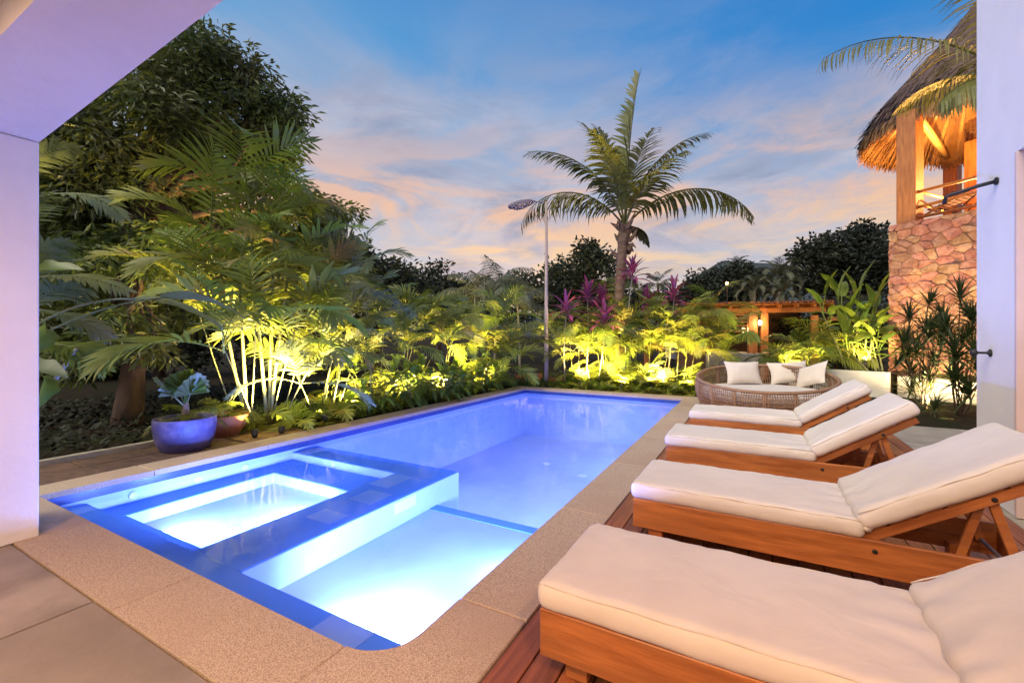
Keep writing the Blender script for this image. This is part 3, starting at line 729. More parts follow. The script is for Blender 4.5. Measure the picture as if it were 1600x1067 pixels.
def blade_mb(L=1.0, w=.2, e0=60, bend=90, fold=.25, S=9, stalk=.2, seed=0, wave=.0, tipk=1.6, notch=0):
    """broad leaf on a stalk, folded along its midrib"""
    R = random.Random(seed); mb = MB(); K = S; pts = [Vector((0, 0, 0))]; tg = []
    for k in range(K):
        t = (k+.5)/K; th = radians(e0 - bend*t**1.3); d = Vector((cos(th), 0, sin(th))); tg.append(d); pts.append(pts[-1]+d*L/K)
    tg.append(tg[-1])
    if stalk > 0: mb.tube([p for p in pts[:max(2, int(stalk*K)+2)]], .012*max(.6, w/.2), 4)
    v = []; rows = 0
    for k in range(K+1):
        t = k/K
        if t < stalk-1e-6: continue
        u = (t-stalk)/(1-stalk); ww = w/2*(sin(pi*min(1, u**.75*1.0))**.75 if u < 1 else 0)
        ww = max(ww, .004) if 0 < u < 1 else .003
        nn = Vector((-tg[k].z, 0, tg[k].x)); p = pts[k]
        for s in (-1, 0, 1):
            x = ww*(R.uniform(.72, 1.0) if notch and s else 1)
            v.append(p + Vector((0, s*x*cos(fold), 0)) + nn*(abs(s)*x*sin(fold) + wave*R.uniform(-1, 1)*abs(s)))
        rows += 1
    f = []
    for r in range(rows-1):
        for c in (0, 1): f.append((r*3+c, r*3+c+1, r*3+c+4, r*3+c+3))
    mb.add(v, f)
    return mb
MESH = {}
def M_frond(kind, m, specs):
    MESH[kind] = [frond_mb(**s).mesh(kind, m) for s in specs]
el = [82, 68, 54, 40, 24, 6]
M_frond('areca', 'leaf_areca', [dict(L=1.35, e0=e, bend=b, n=17, ll=.50, lw=.048, vee=28, droop=28, seed=i, twist=(-40, 30)[i % 2], curl=(.35, -.3, .1)[i % 3]) for i, (e, b) in enumerate(zip(el, (75, 85, 80, 75, 70, 60)))])
M_frond('areca_fine', 'leaf_areca', [dict(L=1.35, e0=e, bend=b, n=22, ll=.42, lw=.028, vee=20, droop=42, seed=20+i, twist=(30, -30)[i % 2], curl=(.3, -.3, .1)[i % 3]) for i, (e, b) in enumerate(zip(el, (80, 95, 95, 90, 80, 65)))])
M_frond('blue', 'leaf_blue', [dict(L=1.35, e0=e, bend=b, n=15, ll=.48, lw=.056, vee=18, droop=24, seed=40+i, twist=(45, -45)[i % 2], curl=(.3, -.3, .1)[i % 3]) for i, (e, b) in enumerate(zip(el, (70, 80, 80, 75, 70, 55)))])
M_frond('dusty', 'leaf_dusty', [dict(L=1.5, e0=e, bend=b, n=24, ll=.50, lw=.034, vee=-4, droop=60, seed=60+i, curl=(.2, -.2)[i % 2]) for i, (e, b) in enumerate(zip(el, (80, 100, 105, 105, 95, 80)))])
M_frond('fox', 'leaf_dusty', [dict(L=1.25, e0=e, bend=b, n=40, ll=.36, lw=.03, vee=50, droop=40, seed=80+i) for i, (e, b) in enumerate(zip(el, (80, 110, 120, 130, 130, 110)))])
BLD = {}
def M_blade(kind, m, specs): MESH[kind] = [blade_mb(**s).mesh(kind, m, True) for s in specs]
M_blade('ginger', 'leaf_ginger', [dict(L=.52, w=.13, e0=e, bend=b, fold=.25, seed=i, stalk=.15, wave=.006) for i, (e, b) in enumerate(((75, 80), (55, 90), (35, 90), (15, 80), (-10, 60)))])
M_blade('banana', 'leaf_banana', [dict(L=1.25, w=.30, e0=e, bend=b, fold=.3, seed=10+i, stalk=.34, wave=.012, S=12) for i, (e, b) in enumerate(((86, 30), (78, 55), (68, 75), (55, 80), (35, 85)))])
M_blade('bigleaf', 'leaf_blue', [dict(L=1.5, w=.26, e0=e, bend=b, fold=.35, seed=15+i, stalk=.30, wave=.012, S=14, notch=1) for i, (e, b) in enumerate(((70, 110), (55, 100), (40, 90)))])
M_blade('cordy', 'leaf_cordyline', [dict(L=.44, w=.082, e0=e, bend=b, fold=.35, seed=20+i, stalk=.12) for i, (e, b) in enumerate(((84, 20), (68, 45), (50, 60), (30, 70), (8, 60)))])
M_blade('strapleaf', 'leaf_blue', [dict(L=.42, w=.07, e0=e, bend=b, fold=.3, seed=30+i, stalk=.02) for i, (e, b) in enumerate(((80, 50), (60, 80), (40, 90)))])
def leaf_ob(kind, parent, loc, az, idx, sc=1.0, name='frond', roll=0):
    ms = MESH[kind]; me = ms[max(0, min(len(ms)-1, idx))]
    return link(name, me, parent, loc, (roll, 0, az), sc)
def cane(parent, base, top, r, m='cane', name='cane', bow=.08):
    base, top = Vector(base), Vector(top); mid = base.lerp(top, .5) + Vector((RM.uniform(-bow, bow), RM.uniform(-bow, bow), 0))
    pts = [base.lerp(mid, t)*(1-t) + mid.lerp(top, t)*t for t in [k/6 for k in range(7)]]
    MB().tube(pts, [r*(1-.35*k/6) for k in range(7)], 7).build(name, m, parent, smooth=True)
def palm_clump(name, label, base, heads, kind='areca', sc=1.0, nf=7, group='palms round the pool', cr=.022, cm='cane', cat='palm', lowset=False, spread=1.0):
    """heads: world points where the leaf sheaths end"""
    base = Vector(base); t = thing(name, label, cat, base, 0, group)
    for h in heads:
        h = Vector(h) - base
        b = Vector((h.x*.3+RM.uniform(-.12, .12), h.y*.3+RM.uniform(-.12, .12), 0))
        if h.z > .25: cane(t, b, h, cr if h.z > 2.3 else cr*.42, cm)
        a0 = RM.uniform(0, 6.28); n = nf + RM.randint(-1, 1)
        for k in range(n):
            u = k/n
            idx = int(u*5.2+RM.uniform(0, .8)) if not lowset else int(1+u*4+RM.uniform(0, .8))
            leaf_ob(kind, t, h + Vector((RM.uniform(-.03, .03), RM.uniform(-.03, .03), RM.uniform(-.08, .02))), a0 + k*2.4 + RM.uniform(-.3, .3), idx, sc*RM.uniform(.85, 1.12), roll=RM.uniform(-.2, .2))
    return t

# ---- tree crowns
def leaf_crown(blobs, n, ll, lw, seed, hang=.5, shell=.55, tuft=44, spread=.12):
    R = random.Random(seed); v = []; f = []
    tot = sum(b[1]**2 for b in blobs)
    for c, r, sq in blobs:
        k = int(n*r*r/tot)
        nc = max(6, int(k/tuft))
        cl = []
        for _ in range(nc):
            d = Vector((R.gauss(0, 1), R.gauss(0, 1), R.gauss(0, 1))).normalized(); rad = r*(shell+(1.06-shell)*R.random()**.6)
            cl.append(Vector(c) + Vector((d.x*rad, d.y*rad, d.z*rad*sq)))
        for i in range(k):
            o = cl[i % nc]; cs = r*spread+ll*.7
            gg = lambda s_: max(-1.5, min(1.5, R.gauss(0, 1)))*s_
            p = o + Vector((gg(cs), gg(cs), gg(cs*.6)))
            d = ((p-o)*(.9/cs) + Vector((R.gauss(0, .7), R.gauss(0, .7), R.gauss(-hang, .5)))).normalized()
            sc_ = R.uniform(.6, 1.25); w = d.cross(Vector((R.gauss(0, 1), R.gauss(0, 1), R.gauss(0, 1)))).normalized()*lw*R.uniform(.7, 1.2)
            l_ = ll*sc_; m = p + d*l_*.5; nn = d.cross(w).normalized()*lw*.25
            b = len(v); v += [p, m+w*.5+nn, p+d*l_, m-w*.5+nn]; f.append((b, b+1, b+2, b+3))
    mb = MB(); mb.v = [tuple(q) for q in v]; mb.f = f
    return mb
def limb(mb, a, b, r0, r1, n=6, wob=.12, R=RM):
    a, b = Vector(a), Vector(b); k = 6; ln = (b-a).length
    pts = [a.lerp(b, i/k) + (Vector((R.uniform(-1, 1), R.uniform(-1, 1), R.uniform(-.5, .5)))*wob*ln*.25 if 0 < i < k else Vector((0, 0, 0))) for i in range(k+1)]
    mb.tube(pts, [r0+(r1-r0)*i/k for i in range(k+1)], n)
    return pts
def tree(name, label, base, blobs, n, ll, lw, seed, m, trunk_r=.2, fork=None, group=None, hang=.5, shell=.55, flare=True, tuft=44, spread=.12):
    base = Vector(base); t = thing(name, label, 'tree', base, 0, group); R = random.Random(seed)
    bl = [(Vector(c)-base, r, s) for c, r, s in blobs]
    fork = Vector(fork)-base if fork is not None else Vector((0, 0, bl[0][0].z*.5))
    mb = MB(); k = 7
    pts = [Vector((0, 0, -.05)).lerp(fork, i/k) + (Vector((R.uniform(-1, 1), R.uniform(-1, 1), 0))*trunk_r*.25 if 0 < i < k else Vector((0, 0, 0))) for i in range(k+1)]
    mb.tube(pts, [trunk_r*(1.35 if i == 0 and flare else 1.12 if i == 1 and flare else 1-.35*i/k) for i in range(k+1)], 12)
    mb.build('trunk', 'bark', t, smooth=True)
    lb = MB()
    for c, r, s in bl:
        p_ = limb(lb, fork, c, trunk_r*.5, trunk_r*.12, 6, .3, R)
        for q in range(4):
            d = Vector((R.gauss(0, 1), R.gauss(0, 1), R.gauss(.2, .7))).normalized()
            limb(lb, p_[4], c + d*r*.8, trunk_r*.18, trunk_r*.04, 4, .3, R)
    lb.build('limbs', 'bark', t, smooth=True)
    leaf_crown(bl, n, ll, lw, seed, hang, shell, tuft, spread).build('crown', m, t)
    return t
def B(px, py, D, rp, sq=.85): return (P(px, py, D), rp/F*D, sq)

# big mango tree behind the palms on the left
tree('mango_tree', 'huge dark leafy tree filling the upper left behind the palms', (-9.30, 3.40, -.03),
     [B(285, 155, 9.0, 66), B(385, 180, 9.5, 58), B(230, 210, 8.4, 95), B(150, 250, 8.0, 95), B(330, 240, 9.8, 72), B(410, 250, 10.2, 50),
      B(200, 330, 9.2, 110), B(110, 330, 8.6, 90), B(300, 380, 10.5, 95), B(455, 330, 10.8, 58), B(500, 385, 11.2, 45), B(430, 420, 11.2, 80),
      B(280, 90, 8.6, 45), B(425, 165, 9.6, 32), B(140, 430, 10.2, 95), B(240, 450, 10.8, 85), B(80, 190, 7.6, 70), B(345, 100, 9.2, 38), B(185, 430, 7.7, 60), B(120, 470, 8.0, 55), B(240, 400, 8.0, 60), B(180, 520, 8.6, 40), B(400, 125, 9.4, 28), B(445, 185, 9.6, 27), B(448, 238, 10.0, 25), B(515, 335, 11.0, 28), B(540, 395, 11.5, 26), B(325, 62, 9.0, 26), B(205, 530, 7.3, 48), B(150, 560, 7.5, 34)],
     76000, .20, .060, 5, 'leaf_mango', .175, P(215, 330, 8.1), hang=.9, shell=.5, tuft=120, spread=.10)

# ---- trees in the distance
far_grp = 'trees beyond the garden'
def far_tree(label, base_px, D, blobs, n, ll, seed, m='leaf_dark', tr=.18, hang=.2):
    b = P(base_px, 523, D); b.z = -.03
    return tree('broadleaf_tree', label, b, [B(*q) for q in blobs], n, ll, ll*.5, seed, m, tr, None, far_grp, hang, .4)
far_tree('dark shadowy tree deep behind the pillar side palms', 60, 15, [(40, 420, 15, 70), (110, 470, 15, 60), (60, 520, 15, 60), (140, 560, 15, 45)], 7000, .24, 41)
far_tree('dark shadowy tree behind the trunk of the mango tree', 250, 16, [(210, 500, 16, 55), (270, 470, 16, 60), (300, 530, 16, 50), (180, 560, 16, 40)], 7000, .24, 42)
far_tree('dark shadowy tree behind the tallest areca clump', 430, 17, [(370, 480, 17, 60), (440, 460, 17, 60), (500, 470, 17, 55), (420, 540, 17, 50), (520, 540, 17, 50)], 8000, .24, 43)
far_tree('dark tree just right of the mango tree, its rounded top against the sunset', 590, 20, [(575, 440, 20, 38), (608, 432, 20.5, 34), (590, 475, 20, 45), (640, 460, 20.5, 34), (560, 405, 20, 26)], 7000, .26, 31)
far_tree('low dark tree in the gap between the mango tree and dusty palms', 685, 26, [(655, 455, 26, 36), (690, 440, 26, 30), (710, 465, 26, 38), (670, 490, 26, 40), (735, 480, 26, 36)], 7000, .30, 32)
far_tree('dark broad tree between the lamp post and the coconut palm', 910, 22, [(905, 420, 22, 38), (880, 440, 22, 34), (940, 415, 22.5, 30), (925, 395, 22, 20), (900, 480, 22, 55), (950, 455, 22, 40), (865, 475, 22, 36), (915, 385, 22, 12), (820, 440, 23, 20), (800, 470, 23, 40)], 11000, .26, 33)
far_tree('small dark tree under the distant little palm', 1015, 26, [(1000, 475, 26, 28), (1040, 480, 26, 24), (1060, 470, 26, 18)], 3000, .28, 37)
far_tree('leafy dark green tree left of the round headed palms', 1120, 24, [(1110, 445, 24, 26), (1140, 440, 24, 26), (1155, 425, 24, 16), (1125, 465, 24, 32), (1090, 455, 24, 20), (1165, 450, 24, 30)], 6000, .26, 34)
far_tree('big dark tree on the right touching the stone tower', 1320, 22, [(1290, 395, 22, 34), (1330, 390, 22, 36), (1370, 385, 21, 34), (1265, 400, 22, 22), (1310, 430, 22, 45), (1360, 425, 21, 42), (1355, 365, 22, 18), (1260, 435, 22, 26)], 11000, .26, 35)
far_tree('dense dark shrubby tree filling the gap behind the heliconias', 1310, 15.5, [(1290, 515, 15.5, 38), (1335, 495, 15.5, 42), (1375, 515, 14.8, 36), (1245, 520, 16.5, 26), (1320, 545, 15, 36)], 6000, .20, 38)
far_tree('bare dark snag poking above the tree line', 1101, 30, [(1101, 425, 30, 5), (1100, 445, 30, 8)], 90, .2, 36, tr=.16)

# ---- coconut palm in the middle
cb = Vector((-3.62, 13.45, -.03)); cp = thing('coconut_palm', 'tall coconut palm with feathery crown rising behind the pool', 'palm', cb)
top = P(976, 352, 13.6) - cb
tr = MB(); prof = []; K = 46
for k in range(K+1):
    u = k/K; p = Vector((.0, 0, 0)).lerp(top, u); p += Vector((RV[0], RV[1], 0))*(-.10*sin(u*pi))
    r = (.165-.03*u)*(1+.05*((k % 2)*2-1)) + (.06*max(0, (u-.80)/.2) if u < .93 else .05*(1-u)/.07)
    prof.append((p, r))
tr.tube([p for p, r in prof], [r for p, r in prof], 14).build('trunk', 'palm_bark', cp, smooth=False)
sh = MB()   # torn leaf bases hanging round the head of the trunk
for k in range(15):
    a = k*2.4; d = Vector((cos(a), sin(a), 0)); z0 = top.z - RM.uniform(.05, 1.05); q = Vector((top.x, top.y, 0))
    sh.tube([q+d*.12+Vector((0, 0, z0)), q+d*.27+Vector((0, 0, z0+.14)), q+d*(.33+RM.random()*.12)+Vector((0, 0, z0+RM.uniform(-.1, .4)))], [.085, .06, .015], 6)
sh.build('leaf_bases', 'palm_bark', cp)
def coco(L, e0, bend, az, seed, droop=60, twist=0, gap=.08, ll=.72, vee=5, curl=0):
    mb = frond_mb(L=L, e0=e0, bend=bend, n=58, ll=ll*1.2, lw=.080, vee=vee, droop=droop, t0=.16, seed=seed, gap=gap, fwd=(58, 22), twist=twist, rr=.035, curl=curl)
    mb.build('frond', 'leaf_coconut', cp, top+Vector((0, 0, -.05)), (0, 0, az))
AZR = YAW           # azimuth that points to the right of the picture
coco(4.7, 88, 8, AZR, 1, 25, 20, ll=.8, vee=30)
coco(3.6, 80, 18, AZR+2.2, 2, 35, ll=.8, vee=30)
coco(4.4, 74, 62, AZR+.15, 3, 50, 30, ll=.75)
coco(4.2, 72, 78, AZR+pi-.1, 4, 50, -20, ll=.75)
coco(4.4, 48, 105, AZR-.1, 5, 85, 0, ll=.85)
coco(4.0, 52, 125, AZR+pi+.1, 6, 85, 0, ll=.85)
coco(3.9, 80, 34, AZR+.7, 12, 40, 20, ll=.8, vee=20)
coco(3.7, 82, 30, AZR+pi-.5, 13, 40, -20, ll=.8, vee=20)
coco(2.8, 62, 60, AZR-1.0, 7, 60, 0, .15)
coco(3.1, 70, 50, AZR+pi+.9, 8, 55, 0, .1)
coco(1.1, 10, 90, AZR+.3, 11, 60, 0, .2, ll=.35)
# young distant coconut palm
def small_palm(name, label, px, py, D, L, n, m='leaf_dark'):
    b = P(px, 523, D); b.z = -.03; t = thing(name, label, 'palm', b); hd_ = P(px, py, D)-b
    MB().tube([(0, 0, 0), hd_*.5+Vector((.1, 0, 0)), hd_], [.16, .13, .1], 8).build('trunk', 'bark', t, smooth=True)
    for k in range(n):
        e = (80, 62, 45, 30, 10, -5)[k % 6]
        frond_mb(L=L, e0=e, bend=75, n=22, ll=L*.30, lw=L*.028, vee=0, droop=60, seed=100+k).build('frond', m, t, hd_, (0, 0, k*2.4))
small_palm('coconut_palm', 'tiny far off palm silhouetted right of the coconut palm trunk', 1028, 445, 38, 1.9, 11)
# round headed foxtail palms behind the pergola
fx = 0
for px, py, D, sc, lab in ((1178, 455, 19, .80, 'bushy round headed palm above the left of the pergola roof'), (1216, 438, 20, 1.05, 'taller bushy palm crown above the middle of the pergola roof'), (1222, 462, 18.5, .75, 'low bushy palm crown just above the pergola roof edge'), (1150, 420, 25, .8, 'feathery palm top peeking over the leafy dark green tree')):
    b = P(px, 523, D); b.z = -.03; t = thing('foxtail_palm', lab, 'palm', b, 0, 'foxtail palms behind the pergola'); h = P(px, py, D)-b
    MB().tube([(0, 0, 0), h*.5, h], [.13, .10, .07], 8).build('trunk', 'cane_pale', t, smooth=True)
    for k in range(16): leaf_ob('fox', t, h, k*2.4, int(k/16*6), sc*RM.uniform(.9, 1.1))
# dusty palms left of the lamp post
for i, (px, py, D, lab) in enumerate(((742, 440, 15.5, 'dusty drooping palm, leftmost of the trio by the lamp post'), (778, 425, 16.5, 'dusty drooping palm, middle and tallest of the trio by the lamp post'), (808, 450, 15.2, 'dusty drooping palm, nearest the lamp post of the trio'))):
    b = P(px, 523, D); b.z = -.03
    palm_clump('dusty_palm', lab, b, [P(px, py+22, D)], 'dusty', 1.05, 11, 'dusty palms left of the lamp post', .05, 'cane_pale')

# ---- tall areca clump with uplight, left of the pool
A0 = Vector((-7.15, 4.40, -.03))
heads = [P(388, 300, 6.9), P(330, 372, 6.6), P(430, 345, 7.3), P(372, 420, 6.5), P(450, 430, 7.1), P(300, 455, 6.5), P(495, 460, 7.7), P(400, 500, 6.5), P(350, 545, 6.3), P(455, 540, 6.9), P(500, 545, 7.4)]
ac = palm_clump('areca_palm', 'tallest areca palm clump, lit yellow from below beside the terracotta bowl', A0, heads, 'areca', 1.08, 6, cr=.028)
for k in range(9):
    leaf_ob('areca', ac, Vector((RM.uniform(-.15, .15), RM.uniform(-.1, .15), .1)), k*.72, 3+k % 3, .55)
palm_clump('areca_palm', 'blue green palm filling the gap right of the tallest areca clump', Vector((-7.3, 5.6, -.03)), [P(560, 420, 8.2), P(530, 485, 8.0), P(575, 500, 8.6), P(520, 560, 7.8), P(470, 600, 7.0)], 'blue', .85, 7, cr=.03)
# row of arecas down the left side
rows = [(-7.15, 6.7, ((600, 500, 9.2), (625, 545, 9.2), (570, 570, 8.8)), 'areca_fine', 'feathery areca clump, fourth along the left side of the pool'),
        (-7.5, 7.8, ((655, 500, 10.4), (640, 520, 10.0), (690, 530, 10.6)), 'areca', 'grey green palm clump midway along the left planting'),
        (-7.2, 9.0, ((715, 500, 11.6), (700, 540, 11.2), (740, 520, 12.0)), 'areca_fine', 'fine leaved areca clump before the dusty palms'),
        (-6.9, 10.6, ((785, 505, 12.6), (770, 545, 12.4), (805, 540, 12.8), (790, 570, 12.4)), 'areca', 'bright yellow lit areca clump left of the lamp post pots')]
for x, y, hs, kd, lab in rows:
    t = palm_clump('areca_palm', lab, (x, y, -.03), [P(*h) for h in hs], kd, .92, 8, cr=.022)
    for k in range(14): leaf_ob(kd, t, Vector((RM.uniform(-.4, .4), RM.uniform(-.5, .5), .04)), k*2.4, k % 5, RM.uniform(.5, .85))
# broad leaved gingers leaning over the coping
def ginger(label, base, stems, sc=1.0, group='ginger plants along the left coping'):
    base = Vector(base); t = thing('ginger_plant', label, 'plant', base, 0, group)
    for (dx, dy, h) in stems:
        top_ = Vector((dx, dy, h)); cane(t, (dx*.2, dy*.2, 0), top_, .012)
        for k in range(9):
            u = .35+.65*k/8; q = Vector((dx*.2, dy*.2, 0)).lerp(top_, u)
            leaf_ob('ginger', t, q, k*2.6+RM.uniform(-.4, .4), int((1-u)*5+RM.uniform(0, 1.6)), sc*RM.uniform(.85, 1.15), 'leaf')
for i, (x, y, n, lab) in enumerate(((-6.55, 6.3, 5, 'broad leaved ginger plant, nearest of the row on the left coping'), (-6.45, 7.2, 6, 'broad leaved ginger plant, second of the row, in front of an uplight'), (-6.40, 8.0, 6, 'dark broad leaved plant hanging out over the pool coping'), (-6.45, 9.0, 6, 'broad leaved ginger plant, fourth of the row on the left coping'), (-6.4, 10.0, 6, 'broad leaved ginger plant, farthest of the row near the pots'))):
    st = [(RM.uniform(-.35, .30), s_*RM.uniform(.18, .5), RM.uniform(.35, .95)) for _ in range(n) for s_ in (RM.choice((-1, 1)),)]
    if i == 2: st += [(.55, -.1, .62), (.62, .15, .52)]
    ginger(lab, (x, y, -.03), st)
# small low plants at the bed edge
def low_tuft(name, label, base, kind, n, sc, cat='plant', group='low plants in the beds', e0=0):
    base = Vector(base); t = thing(name, label, cat, base, 0, group)
    for k in range(n): leaf_ob(kind, t, Vector((RM.uniform(-.06, .06), RM.uniform(-.06, .06), .02)), k*2.4+RM.uniform(-.3, .3), e0+k % 4, sc*RM.uniform(.75, 1.15), 'leaf')
    return t
low_tuft('young_palm', 'low young palm arching over the kerb between planter and pool', (-6.55, 4.75, -.03), 'areca', 9, .55, 'palm', e0=2)
low_tuft('young_palm', 'low young palm at the foot of the blue green palm', (-6.7, 5.5, -.03), 'areca', 9, .6, 'palm', e0=2)

# ---- planting across the far end of the pool
back = [(-4.75, 12.7, ((888, 520, 13.2), (870, 545, 13.0), (905, 560, 13.0)), 'areca_fine', 'olive areca clump directly right of the lamp post'),
        (-4.0, 12.5, ((930, 535, 13.0), (915, 565, 12.8), (945, 560, 13.0)), 'areca_fine', 'bright areca clump under the left purple cordylines'),
        (-3.2, 12.7, ((975, 520, 12.9), (985, 560, 12.7), (960, 550, 13.0)), 'areca', 'glowing areca clump at the foot of the coconut palm'),
        (-2.4, 12.4, ((1030, 525, 12.4), (1015, 560, 12.2), (1045, 555, 12.3)), 'areca', 'brightest yellow areca clump right of the coconut palm'),
        (-1.7, 12.4, ((1075, 520, 11.9), (1060, 555, 11.8), (1085, 565, 11.8)), 'areca_fine', 'green areca clump at the far right pool corner'),
        (-1.1, 12.9, ((1115, 500, 12.2), (1125, 535, 12.0)), 'areca_fine', 'slender areca clump left of the rattan daybed'),
        (-3.6, 14.6, ((965, 470, 15.0), (1000, 480, 15.0)), 'areca_fine', 'fluffy green palm behind the cordylines at the coconut trunk')]
for x, y, hs, kd, lab in back:
    t = palm_clump('areca_palm', lab, (x, y, -.03), [P(h[0], h[1]-12, h[2]) for h in hs], kd, .92, 8, cr=.020)
    for k in range(18): leaf_ob(kd, t, Vector((RM.uniform(-.45, .45), RM.uniform(-.3, .3), .04)), k*2.4, k % 5, RM.uniform(.5, .85))
for i, (x, y) in enumerate(((-4.9, 11.85), (-4.35, 11.75), (-3.75, 11.8), (-3.1, 11.75), (-2.6, 11.8), (-2.0, 11.75), (-1.4, 11.85))):
    low_tuft('edge_fern', 'small fern %s' % ('beside the pots at the far coping', 'second from the pots at the far coping', 'third from the pots at the far coping', 'at the middle of the far coping', 'right of the middle of the far coping', 'second from the right end of the far coping', 'nearest the daybed at the far coping')[i], (x, y, -.03), 'areca_fine', 10, .36, 'fern', 'ferns along the far coping', 2)
# purple cordylines
for px, py, D, zb, lab in ((885, 478, 12.9, 0, 'purple cordyline, leftmost over the far planting'), (918, 455, 13.2, 0, 'purple cordyline, second from left and wide headed'), (945, 492, 12.6, 0, 'pinkish cordyline low between the left two and the palm trunk'), (988, 420, 12.9, 0, 'tallest purple cordyline, in front of the coconut palm trunk'), (1053, 455, 12.5, 0, 'dark purple cordyline left of the gable roof'), (1010, 470, 13.6, 0, 'reddish cordyline half hidden right of the coconut trunk'), (940, 465, 13.4, 0, 'red leaved cordyline behind the second from left')):
    hd_ = P(px, py+12, D); b = Vector((hd_.x+RM.uniform(-.25, .25), hd_.y, -.03)); t = thing('cordyline', lab, 'plant', b, 0, 'purple cordylines')
    cane(t, (0, 0, 0), hd_-b, .022, 'cane_pale', 'stem', .12)
    for k in range(22):
        leaf_ob('cordy', t, hd_-b+Vector((0, 0, .10-.20*k/22)), k*2.4+RM.uniform(-.3, .3), int(k/22*5), 1.4*RM.uniform(.85, 1.15), 'leaf')

# ---- right side: heliconias, cycad-like palms, dracaenas
def heliconia(label, base, hs):
    base = Vector(base); t = thing('heliconia', label, 'plant', base, 0, 'heliconias by the stone tower')
    for h in hs:
        h = Vector(h)-base; b0 = Vector((h.x*.35, h.y*.35, 0)); cane(t, b0, h, .025)
        for k in range(6):
            leaf_ob('banana', t, b0.lerp(h, .55+.45*k/5), k*2.5+RM.uniform(-.4, .4), int((5-k)*.8+RM.uniform(0, .9)), RM.uniform(.7, 1.05), 'leaf')
heliconia('tall bright heliconia clump left of the stone tower', (2.35, 13.9, .5), [P(1285, 490, 11.9), P(1310, 470, 12.2), P(1340, 480, 12.0), P(1368, 490, 11.6), P(1325, 510, 11.5)])
heliconia('lower heliconia clump lit yellow beside the tower foot', (2.75, 13.5, .5), [P(1345, 530, 11.3), P(1370, 540, 11.1), P(1360, 510, 11.4), P(1320, 545, 11.4)])
palm_clump('cycad_palm', 'stiff green palm with long arching leaves behind the daybed', P(1262, 580, 12.2), [P(1262, 560, 12.2), P(1285, 555, 12.0)], 'areca_fine', 1.0, 13, cr=.03, lowset=False)
palm_clump('cycad_palm', 'low yellow green palm right behind the daybed back', P(1225, 575, 12.4), [P(1228, 568, 12.4)], 'areca', .75, 10, cr=.03, lowset=True)
palm_clump('areca_palm', 'olive palm arching in front of the pergola wall', P(1128, 590, 12.6), [P(1135, 545, 12.6), P(1118, 520, 12.8)], 'areca_fine', 1.0, 10, cr=.022)
def rosette_mb(n, L, w, seed):
    R = random.Random(seed); mb = MB()
    for k in range(n):
        u = k/n; th0 = 85-105*u+R.uniform(-8, 8); az = k*2.4; d = Vector((cos(az), sin(az), 0)); sd_ = Vector((-sin(az), cos(az), 0))
        p = Vector((0, 0, .08*(1-u))); v = []; S = 4; l_ = L*R.uniform(.75, 1.1)
        for j in range(S+1):
            ww = w*(.8, 1, .85, .5, 0)[j]; v += [p-sd_*ww/2, p+sd_*ww/2]
            th = radians(th0-28*j/S); p = p + (d*cos(th)+Vector((0, 0, sin(th))))*l_/S
        mb.add(v, [(2*j, 2*j+1, 2*j+3, 2*j+2) for j in range(S)])
    return mb
ROS = [rosette_mb(52, .50, .030, s).mesh('rosette', 'leaf_dracaena') for s in range(3)]
def dracaena(label, base, hs):
    base = Vector(base); t = thing('dracaena', label, 'shrub', base, 0, 'spiky dracaenas by the stone tower')
    for i, h in enumerate(hs):
        h = Vector(h)-base; cane(t, (h.x*.2, h.y*.2, 0), h, .011, 'bark', 'stem', .12)
        link('leaf_rosette', ROS[i % 3], t, h, (RM.uniform(-.35, .35), RM.uniform(-.35, .35), RM.uniform(0, 6)), RM.uniform(.9, 1.2))
        h2 = h + Vector((RM.uniform(-.35, .35), RM.uniform(-.2, .2), RM.uniform(-.55, -.2)))
        if h2.z > .1: cane(t, (h.x*.2, h.y*.2, h2.z*.3), h2, .010, 'bark', 'stem', .1); link('leaf_rosette', ROS[(i+1) % 3], t, h2, (RM.uniform(-.5, .5), RM.uniform(-.5, .5), RM.uniform(0, 6)), RM.uniform(.7, 1.05))
dracaena('spiky dark dracaena shrub against the left of the stone wall', P(1440, 640, 8.9), [P(1420, 500, 9.2), P(1450, 478, 9.2), P(1410, 540, 9.2), P(1450, 530, 8.9), P(1432, 555, 9.0), P(1478, 500, 9.1), P(1470, 545, 8.8), P(1425, 590, 9.2)])
dracaena('spiky dracaena shrub close to the violet wall edge', P(1498, 650, 8.4), [P(1500, 470, 8.7), P(1520, 500, 8.4), P(1510, 530, 8.4), P(1495, 560, 8.3), P(1522, 560, 8.3), P(1490, 600, 8.3), P(1515, 620, 8.2), P(1530, 590, 8.3), P(1480, 520, 8.6)])
low_tuft('edge_fern', 'low grassy tuft under the dracaenas at the paving edge', P(1450, 668, 8.1)*1.0, 'areca_fine', 12, .34, 'fern', 'ferns along the far coping', 2)
low_tuft('edge_fern', 'low grassy tuft nearest the violet wall at the paving edge', P(1500, 672, 7.9)*1.0, 'areca_fine', 12, .34, 'fern', 'ferns along the far coping', 2)

